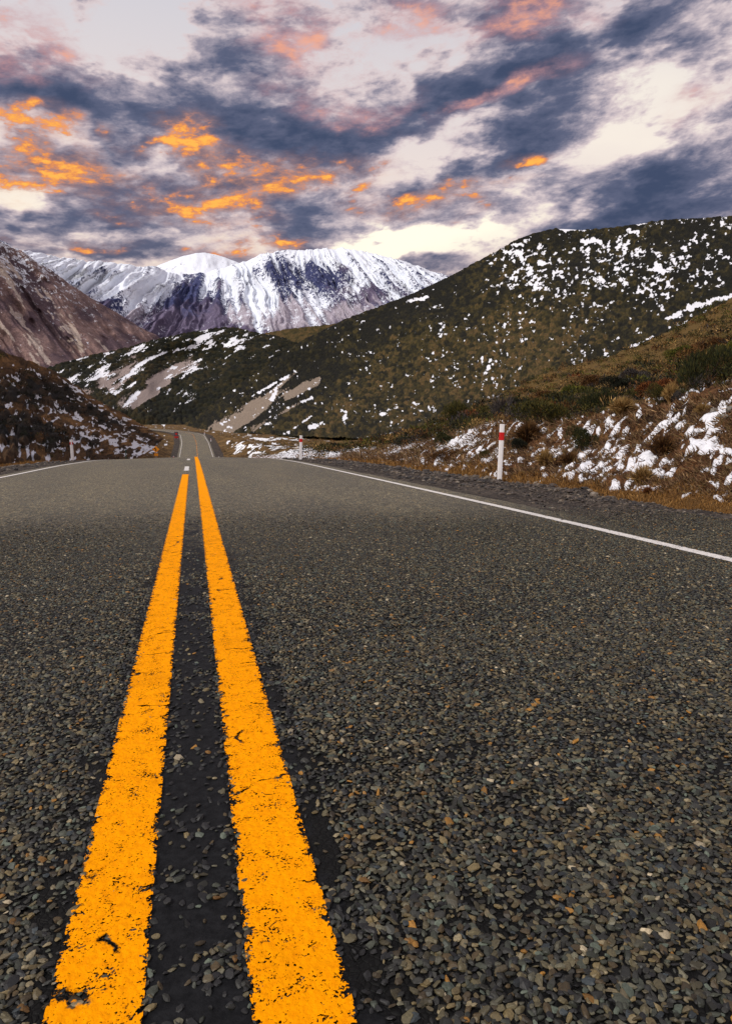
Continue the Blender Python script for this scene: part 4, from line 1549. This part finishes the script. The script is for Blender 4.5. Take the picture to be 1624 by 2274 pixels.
def rock_mesh(seed, flat=.6):
    v, f = icosa2()
    r = np.random.default_rng(seed)
    d = unit(r.normal(size=(7, 3)))
    for q in d:                                   # cut facets
        h = v @ q
        c = r.uniform(.55, .8)
        v = v - np.clip(h - c, 0, None)[:, None] * q
    v = v * (1 + r.normal(0, .03, (len(v), 1))) * np.array([1, r.uniform(.6, .9), flat])
    return mesh_from('rock', v, f, False)


def mat_rock(name, a, b):
    m, g = new_mat(name)
    p = g.obj()
    n = g.noise(3, 5, .65, p)
    n2 = g.noise(14, 4, .65, p)
    c = g.mix(g.step(n, .35, .65), a, b)
    c = g.mix(g.step(n2, .3, .7), g.mix(1.0, c, (.6,) * 3, 'MULTIPLY'), c)
    g.out(g.bsdf(c, .9, .2, g.bump(n2, .6, .05)))
    return m


PALE_ROCK = mat_rock('pale_rock', srgb(120, 116, 112), srgb(160, 152, 142))
DARK_CLOD = mat_rock('dark_clod', srgb(30, 27, 26), srgb(52, 46, 42))


def rock(label, u, v, w_px, seed, mat, flat=.6, name='rock', z=0.0):
    p = B.at(u, v)
    k = float(np.hypot(p[0], p[1])) / FL
    o = link(name, rock_mesh(seed, flat), mat, label=label, category='rock' if name == 'rock' else 'clod', group='stones on the bank' if name == 'rock' else 'clods along the shoulder')
    o.location = (p[0], p[1], p[2] + w_px * k * .5 * flat * .35 + z)
    o.scale = (w_px * k * .5,) * 3
    o.rotation_euler = (0, 0, seed)


rock('pale grey rock left of the other two at the bank top', 1582, 916, 24, 1, PALE_ROCK)
rock('lowest flat pale rock at the upper right bank', 1602, 928, 28, 2, PALE_ROCK, .45)
rock('pale rock against the right picture edge', 1620, 913, 24, 3, PALE_ROCK)
rock('grey stone between the near post and the green shrub', 1178, 999, 20, 4, PALE_ROCK, .7)
rock('black earth ball on the lip beside the largest shrub', 1497, 892, 38, 5, DARK_CLOD, .8, 'clod')
rock('dark earth clod left of the near post foot', 1086, 1064, 14, 6, DARK_CLOD, .7, 'clod')
rock('dark earth clod right of the near post foot', 1124, 1070, 10, 7, DARK_CLOD, .6, 'clod')
rock('larger dark earth clod at the shoulder edge below the snow patches', 1333, 1101, 18, 8, DARK_CLOD, .6, 'clod')
rock('small dark clod farther right on the shoulder edge', 1392, 1112, 12, 9, DARK_CLOD, .6, 'clod')


# heath: uncountable low scrub as one mass per slope -------------------------------
def mass(name, pts, sizes, pals, label, cat, leaves=70, leaf=.30, seed=1, tall=.8):
    r = np.random.default_rng(seed)
    protos = [foliage('dome' if i % 2 else 'brush', leaves, 900 + i, leaf) for i in range(6)]
    allv, allf, allc = [], [], []
    k = 0
    for p, s, pal in zip(pts, sizes, pals):
        V, F = protos[r.integers(0, 6)]
        a = r.uniform(0, 6.28)
        ca, sa = math.cos(a), math.sin(a)
        q = np.stack([V[:, 0] * ca - V[:, 1] * sa, V[:, 0] * sa + V[:, 1] * ca, V[:, 2] * tall * r.uniform(.7, 1.2)], -1) * s + p
        allv.append(q)
        allf.append(F[0] + k)
        k += len(V)
        c = np.array(PAL[pal])[r.integers(0, 4, leaves)] * r.uniform(.7, 1.2, (leaves, 1)) * r.uniform(.8, 1.15)
        allc.append(np.repeat(c, 4, 0))
    me = mesh_from(name, np.concatenate(allv), np.concatenate(allf), False, {'leaf': np.concatenate(allc)})
    return link(name, me, LEAF, kind='stuff', label=label, category=cat)


def pick(h, n, cond, weight=None, seed=3):
    r = np.random.default_rng(seed)
    ok = np.flatnonzero(cond.ravel())
    w = None if weight is None else weight.ravel()[ok] / weight.ravel()[ok].sum()
    i = r.choice(ok, n, p=w)
    return h.P.reshape(-1, 3)[i], i, r


def heath_right():
    h = B
    up = (h.t > .515) & (h.t < 1.0) & (h.U > 700) & (h.U < 1760)
    pts, i, r = pick(h, 2900, up, None, 11)
    d = np.hypot(pts[:, 0], pts[:, 1])
    sz = np.clip(r.lognormal(-.95, .35, len(pts)), .2, .8) * np.clip(d / 34, .55, 1.25)
    n = fbm(pts[:, 0] * .2, pts[:, 1] * .2, 3, 15)
    names = np.array(['olive', 'brown', 'dark', 'lime', 'straw', 'rust', 'grey', 'green'])
    pa = [names[r.choice(8, p=[.34, .14, .18, .09, .12, .02, .06, .05])] for _ in pts]
    mass('heath', pts, sz, pa, 'low mixed heath covering the slope above the right bank', 'heath', 42, .30, 21, .75)
    lip = (h.t > .50) & (h.t < .66) & (h.U > 860) & (h.U < 1700)
    p3, i, r3 = pick(h, 260, lip, None, 17)
    d = np.hypot(p3[:, 0], p3[:, 1])
    pa = [names[r3.choice(8, p=[.34, .12, .34, .02, .08, .02, .04, .04])] for _ in p3]
    mass('lip_heath', p3, r3.uniform(.28, .62, len(p3)) * np.clip(d / 22, .6, 1.3), pa, 'dark bushy heath crowding the lip of the right bank', 'heath', 160, .17, 24, .95)
    # foot of the big hill and the flat by the crest
    us = rng.uniform(470, 1000, 1300)
    rs = rng.uniform(40, 230, 1300)
    q = at_range(us, 964 + 0 * us, rs)
    off = q[:, 0] - road_center(q[:, 1])
    q = q[off > 6.3]
    q[:, 2] = ground_z(q[:, 0], q[:, 1]) - .05
    us = rng.uniform(150, 425, 420)
    q2 = at_range(us, 964 + 0 * us, rng.uniform(60, 290, 420))
    off = q2[:, 0] - road_center(q2[:, 1])
    q2 = q2[(off < -6.3) & (off > -16)]
    q2[:, 2] = ground_z(q2[:, 0], q2[:, 1]) - .05
    q = np.concatenate([q, q2])
    pa = [names[rng.choice(8, p=[.25, .16, .30, .03, .20, .0, .06, 0])] for _ in q]
    mass('flat_heath', q, rng.uniform(.25, .9, len(q)), pa, 'low brown scrub dotted over the flats beside the road beyond the crest', 'heath', 40, .3, 22, .7)


def heath_left():
    h = LEFT
    w = 1.0 / np.clip(h.R, 20, 200) ** .3
    pts, i, r = pick(h, 1900, (h.t > .02) & (h.t < .985) & (h.U > -260) & (h.U < 400), w, 12)
    u, v = project(pts)
    tint = 0 * u
    dk = np.zeros(len(u))
    for q in ((60, 960, 150, 40, -14), (200, 925, 150, 22, -22), (60, 890, 90, 18, -18), (110, 862, 110, 26, -14), (300, 958, 60, 10, -20)):
        dk = np.maximum(dk, blob(u, v, *q))
    keep = (rng.random(len(u)) < .10 + .55 * dk)
    pts, dk = pts[keep], dk[keep]
    d = np.hypot(pts[:, 0], pts[:, 1])
    sz = np.clip(r.lognormal(-1.15, .35, len(pts)), .15, .55) * np.clip(d / 50, .6, 1.5)
    pa = ['dark' if r.random() < .35 + .4 * k else ('grey' if r.random() < .45 * k + .1 else ('brown' if r.random() < .6 else 'olive')) for k in dk]
    mass('heath', pts, sz, pa, 'dark low heath covering the slope left of the road', 'heath', 55, .28, 23, .75)


heath_right()
heath_left()


# dry grass ------------------------------------------------------------------------
def blades(name, pts, ln, wd, pal, down, label, seed):
    r = np.random.default_rng(seed)
    n = len(pts)
    d = unit(np.array([0, 0, 1.0]) * r.uniform(.25, .9, n)[:, None] + down * r.uniform(.2, 1.0, n)[:, None] + r.normal(0, .35, (n, 3)))
    d[:, 2] = np.abs(d[:, 2]) * .8 + .05
    V, F = leaf_cloud(pts, d, ln * r.uniform(.5, 1.4, n), np.full(n, 1.0) * wd * r.uniform(.6, 1.3, n), r)
    p = np.array(PAL2[pal])
    c = p[r.integers(0, len(p), n)] * r.uniform(.7, 1.25, (n, 1))
    me = mesh_from(name, V, F, False, {'leaf': np.repeat(c, 4, 0)})
    return link(name, me, LEAF, kind='stuff', label=label, category='grass')


PAL2 = {'mat': [srgb(98, 74, 56), srgb(126, 98, 72), srgb(76, 58, 46), srgb(152, 124, 90), srgb(108, 92, 60)],
        'gold': [srgb(138, 100, 52), srgb(114, 80, 40), srgb(156, 118, 68), srgb(92, 64, 34)]}


def grass():
    h = B
    P = h.P
    face = (h.t > .05) & (h.t < .55) & (h.U > 760) & (h.U < 1800)
    w = np.clip(12 / h.R, .05, 2) ** .5 * (SNOWM < .02)
    pts, i, r = pick(h, 26000, face, w, 31)
    pts = pts + np.stack([r.normal(0, .03, len(pts)), r.normal(0, .03, len(pts)), 0 * pts[:, 0]], -1)
    d = np.hypot(pts[:, 0], pts[:, 1])
    blades('dry_grass', pts, .13 * np.clip(d / 12, .7, 2.2), .005 * np.clip(d / 9, .8, 3), 'mat', np.array([-.9, -.15, -.1]), 'matted brown dead grass on the right bank face', 32)
    # golden verge at the foot of the bank
    vg = (h.t > .004) & (h.t < .085) & (h.U > 700) & (h.U < 1800)
    pts, i, r = pick(h, 22000, vg, np.clip(12 / h.R, .05, 2) ** .5, 35)
    pts = pts + np.stack([r.normal(0, .03, len(pts)), r.normal(0, .03, len(pts)), 0 * pts[:, 0] - .01], -1)
    y = pts[:, 1]
    blades('verge_grass', pts, .075 * np.clip(y / 9, .8, 2), .0035 * np.clip(y / 8, .8, 3), 'gold', np.array([.0, 0, .5]), 'golden grass strip between gravel shoulder and right bank', 33)
    y = rng.uniform(8, 60, 12000)
    x = -rng.uniform(5.7, 8.2, len(y))
    z = ground_z(x, y) - .02
    blades('verge_grass', np.stack([x, y, z], -1), .11 * np.clip(y / 22, .6, 2), .006 * np.clip(y / 20, .6, 3), 'gold', np.array([.0, 0, .4]), 'golden grass strip along the left gravel shoulder', 34)


grass()

# ------------------------------------------------------------------ roadside furniture
P_WHITE = simple_mat('post_white', (.74, .72, .74), .45, .4, .06, 8)
P_RED = simple_mat('post_red', (.50, .004, .004), .45, .4, .06, 20)
S_RED = simple_mat('sign_red', (.42, .02, .015), .5, .4, .1, 5)
S_GREY = simple_mat('sign_slate', (.06, .065, .085), .5, .4, .1, 5)
S_AMBER = simple_mat('sign_amber', (.80, .28, .01), .5, .4, .1, 5)
S_BLACK = simple_mat('sign_black', (.01, .01, .01), .5, .3, .1, 5)
S_STEEL = simple_mat('galvanised_steel', (.28, .28, .29), .5, .4, .1, 8)
S_GREEN = simple_mat('post_green', (.012, .04, .03), .6, .3, .1, 8)
WOOD = simple_mat('stake_wood', srgb(110, 84, 66), .9, .1, .2, 20)


def marker_post(label, loc, height=.98, width=.085, rotz=0.0, tilt=(0, 0), stripe=False, small=False):
    t = thing('marker_post', label, 'marker post', loc, rotz, 'road edge marker posts', 1.0, tilt)
    w, d = width, width * .45
    prof = [(-w / 2, -d / 2), (-w * .22, -d / 2 - .006), (w * .22, -d / 2 - .006), (w / 2, -d / 2), (w / 2, d * .2), (w * .3, d / 2), (-w * .3, d / 2), (-w / 2, d * .2)]
    b = Parts()
    b.prism(prof, -.25, height, 'z', .012)
    link('post_body', b.mesh('post_body'), P_WHITE, t)
    r = Parts()
    r.prism([(a * 1.05, c * 1.10) for a, c in prof], height * .715, height * .855)
    link('red_band', r.mesh('red_band'), P_RED, t)
    if stripe:
        q = Parts()
        q.prism(rrect(w * .36, height * .12, .008), -d / 2 - .020, -d / 2 - .012, 'y')
        o = link('reflector', q.mesh('reflector'), P_WHITE, t)
        o.location.z = height * .785
    return t


def face_cam(p):
    return -math.atan2(p[0], p[1])


p = at_range(1107.5, 1066.5, 1.155 * math.hypot(5.139, 10.9))
marker_post('white marker post with red band, tallest and nearest, on the right shoulder', p, 1.12, .095, face_cam(p), (0, math.radians(1.6)))
p = at_range(667, 1018, 30.5)
marker_post('white marker post with red band at the crest end of the right edge line', p, 1.02, .13, face_cam(p), (0, .03))
p = at_range(161, 1014, 43)
marker_post('white marker post with red band standing left of the road', p, .98, .17, face_cam(p), (0, -.02), True)
for (u, r, lab) in ((484.6, 146, 'tiny marker post right of the distant road where it leaves the crest'), (384, 150, 'tiny marker post left of the distant road'),
                    (468, 205, 'tiny marker post outside the distant right bend'), (454, 232, 'farthest tiny marker post by the distant bend')):
    p = at_range(u, 964, r)
    p[2] = ground_z(p[0], p[1]) - .05
    marker_post(lab, p, 1.0, .22, face_cam(p))


def red_sign():
    p = at_range(391.5, 964, 214)
    p[2] = ground_z(p[0], p[1])
    t = thing('road_sign', 'red and slate rectangular sign left of the distant bend', 'sign', p, face_cam(p), 'roadside signs')
    z0 = float(at_range(391.5, 973, 214)[2]) - p[2]
    for x in (-.4, .4):
        q = Parts()
        q.prism([(x + .05 * math.cos(a), .05 + .05 * math.sin(a)) for a in np.linspace(0, 5.5, 8)], -.4, z0 + 1.8)
        link('sign_pole', q.mesh('sign_pole'), S_STEEL, t)
    q = Parts()
    q.prism(rrect(1.12, 1.25, .06), -.03, 0.0, 'y')
    o = link('upper_panel', q.mesh('upper_panel'), S_GREY, t)
    o.location.z = z0 + 1.30
    c = Parts()
    c.prism([(.36 * math.cos(a), .36 * math.sin(a)) for a in np.linspace(0, 2 * math.pi, 20, endpoint=False)], -.045, -.034, 'y')
    link('red_disc', c.mesh('red_disc'), S_RED, o)
    q = Parts()
    q.prism(rrect(1.16, .62, .05), -.03, 0.0, 'y')
    o = link('lower_panel', q.mesh('lower_panel'), S_RED, t)
    o.location.z = z0 + .33


def amber_sign():
    r = 122
    p = at_range(345, 964, r)
    p[2] = ground_z(p[0], p[1])
    t = thing('road_sign', 'amber diamond curve sign with a plate below, half hidden by the crest', 'sign', p, face_cam(p), 'roadside signs')
    zc = float(at_range(345, 997.5, r)[2]) - p[2]
    q = Parts()
    q.prism([(.05 * math.cos(a), .06 + .05 * math.sin(a)) for a in np.linspace(0, 5.5, 8)], -.4, zc + .5)
    link('sign_pole', q.mesh('sign_pole'), S_STEEL, t)
    q = Parts()
    q.prism([(.60, 0), (0, .60), (-.60, 0), (0, -.60)], -.03, 0, 'y')
    o = link('diamond_panel', q.mesh('diamond_panel'), S_AMBER, t)
    o.location.z = zc
    # bent arrow
    a = Parts()
    for poly in ([(-.06, -.3), (.06, -.3), (.06, .02), (-.06, .02)], [(-.06, .02), (.06, .02), (-.10, .20), (-.20, .12)], [(-.30, .28), (-.26, .04), (-.04, .24)]):
        a.prism(poly, -.045, -.034, 'y')
    link('curve_arrow', a.mesh('curve_arrow'), S_BLACK, o)
    q = Parts()
    q.prism(rrect(.66, .46, .04), -.03, 0, 'y')
    o = link('speed_plate', q.mesh('speed_plate'), S_AMBER, t)
    o.location = (0.02, 0, zc - .92)


red_sign()
amber_sign()


def slim(name, label, cat, u, v, r, h, w, mat, tilt=0.0):
    p = at_range(u, v, r)
    t = thing(name, label, cat, p, face_cam(p), None, 1.0, (0, tilt))
    q = Parts()
    n = 8
    q.prism([(w * .5 * math.cos(2 * math.pi * i / n), w * .5 * math.sin(2 * math.pi * i / n)) for i in range(n)], -.3, h * .97, 'z', 0, .85)
    link('shaft', q.mesh('shaft'), mat, t)
    q = Parts()
    q.prism([(w * .56 * math.cos(2 * math.pi * i / n), w * .56 * math.sin(2 * math.pi * i / n)) for i in range(n)], h * .97, h, 'z', 0, .6)
    link('cap', q.mesh('cap'), mat, t)


slim('green_post', 'short dark green post in the snow left of the crest', 'post', 280, 1011, 62, .48, .09, S_GREEN)
pb = B.at(1134, 975)
slim('wooden_stake', 'thin wooden stake just right of the near post top', 'stake', 1134, 978, float(np.hypot(pb[0], pb[1])), .32, .02, WOOD, .02)
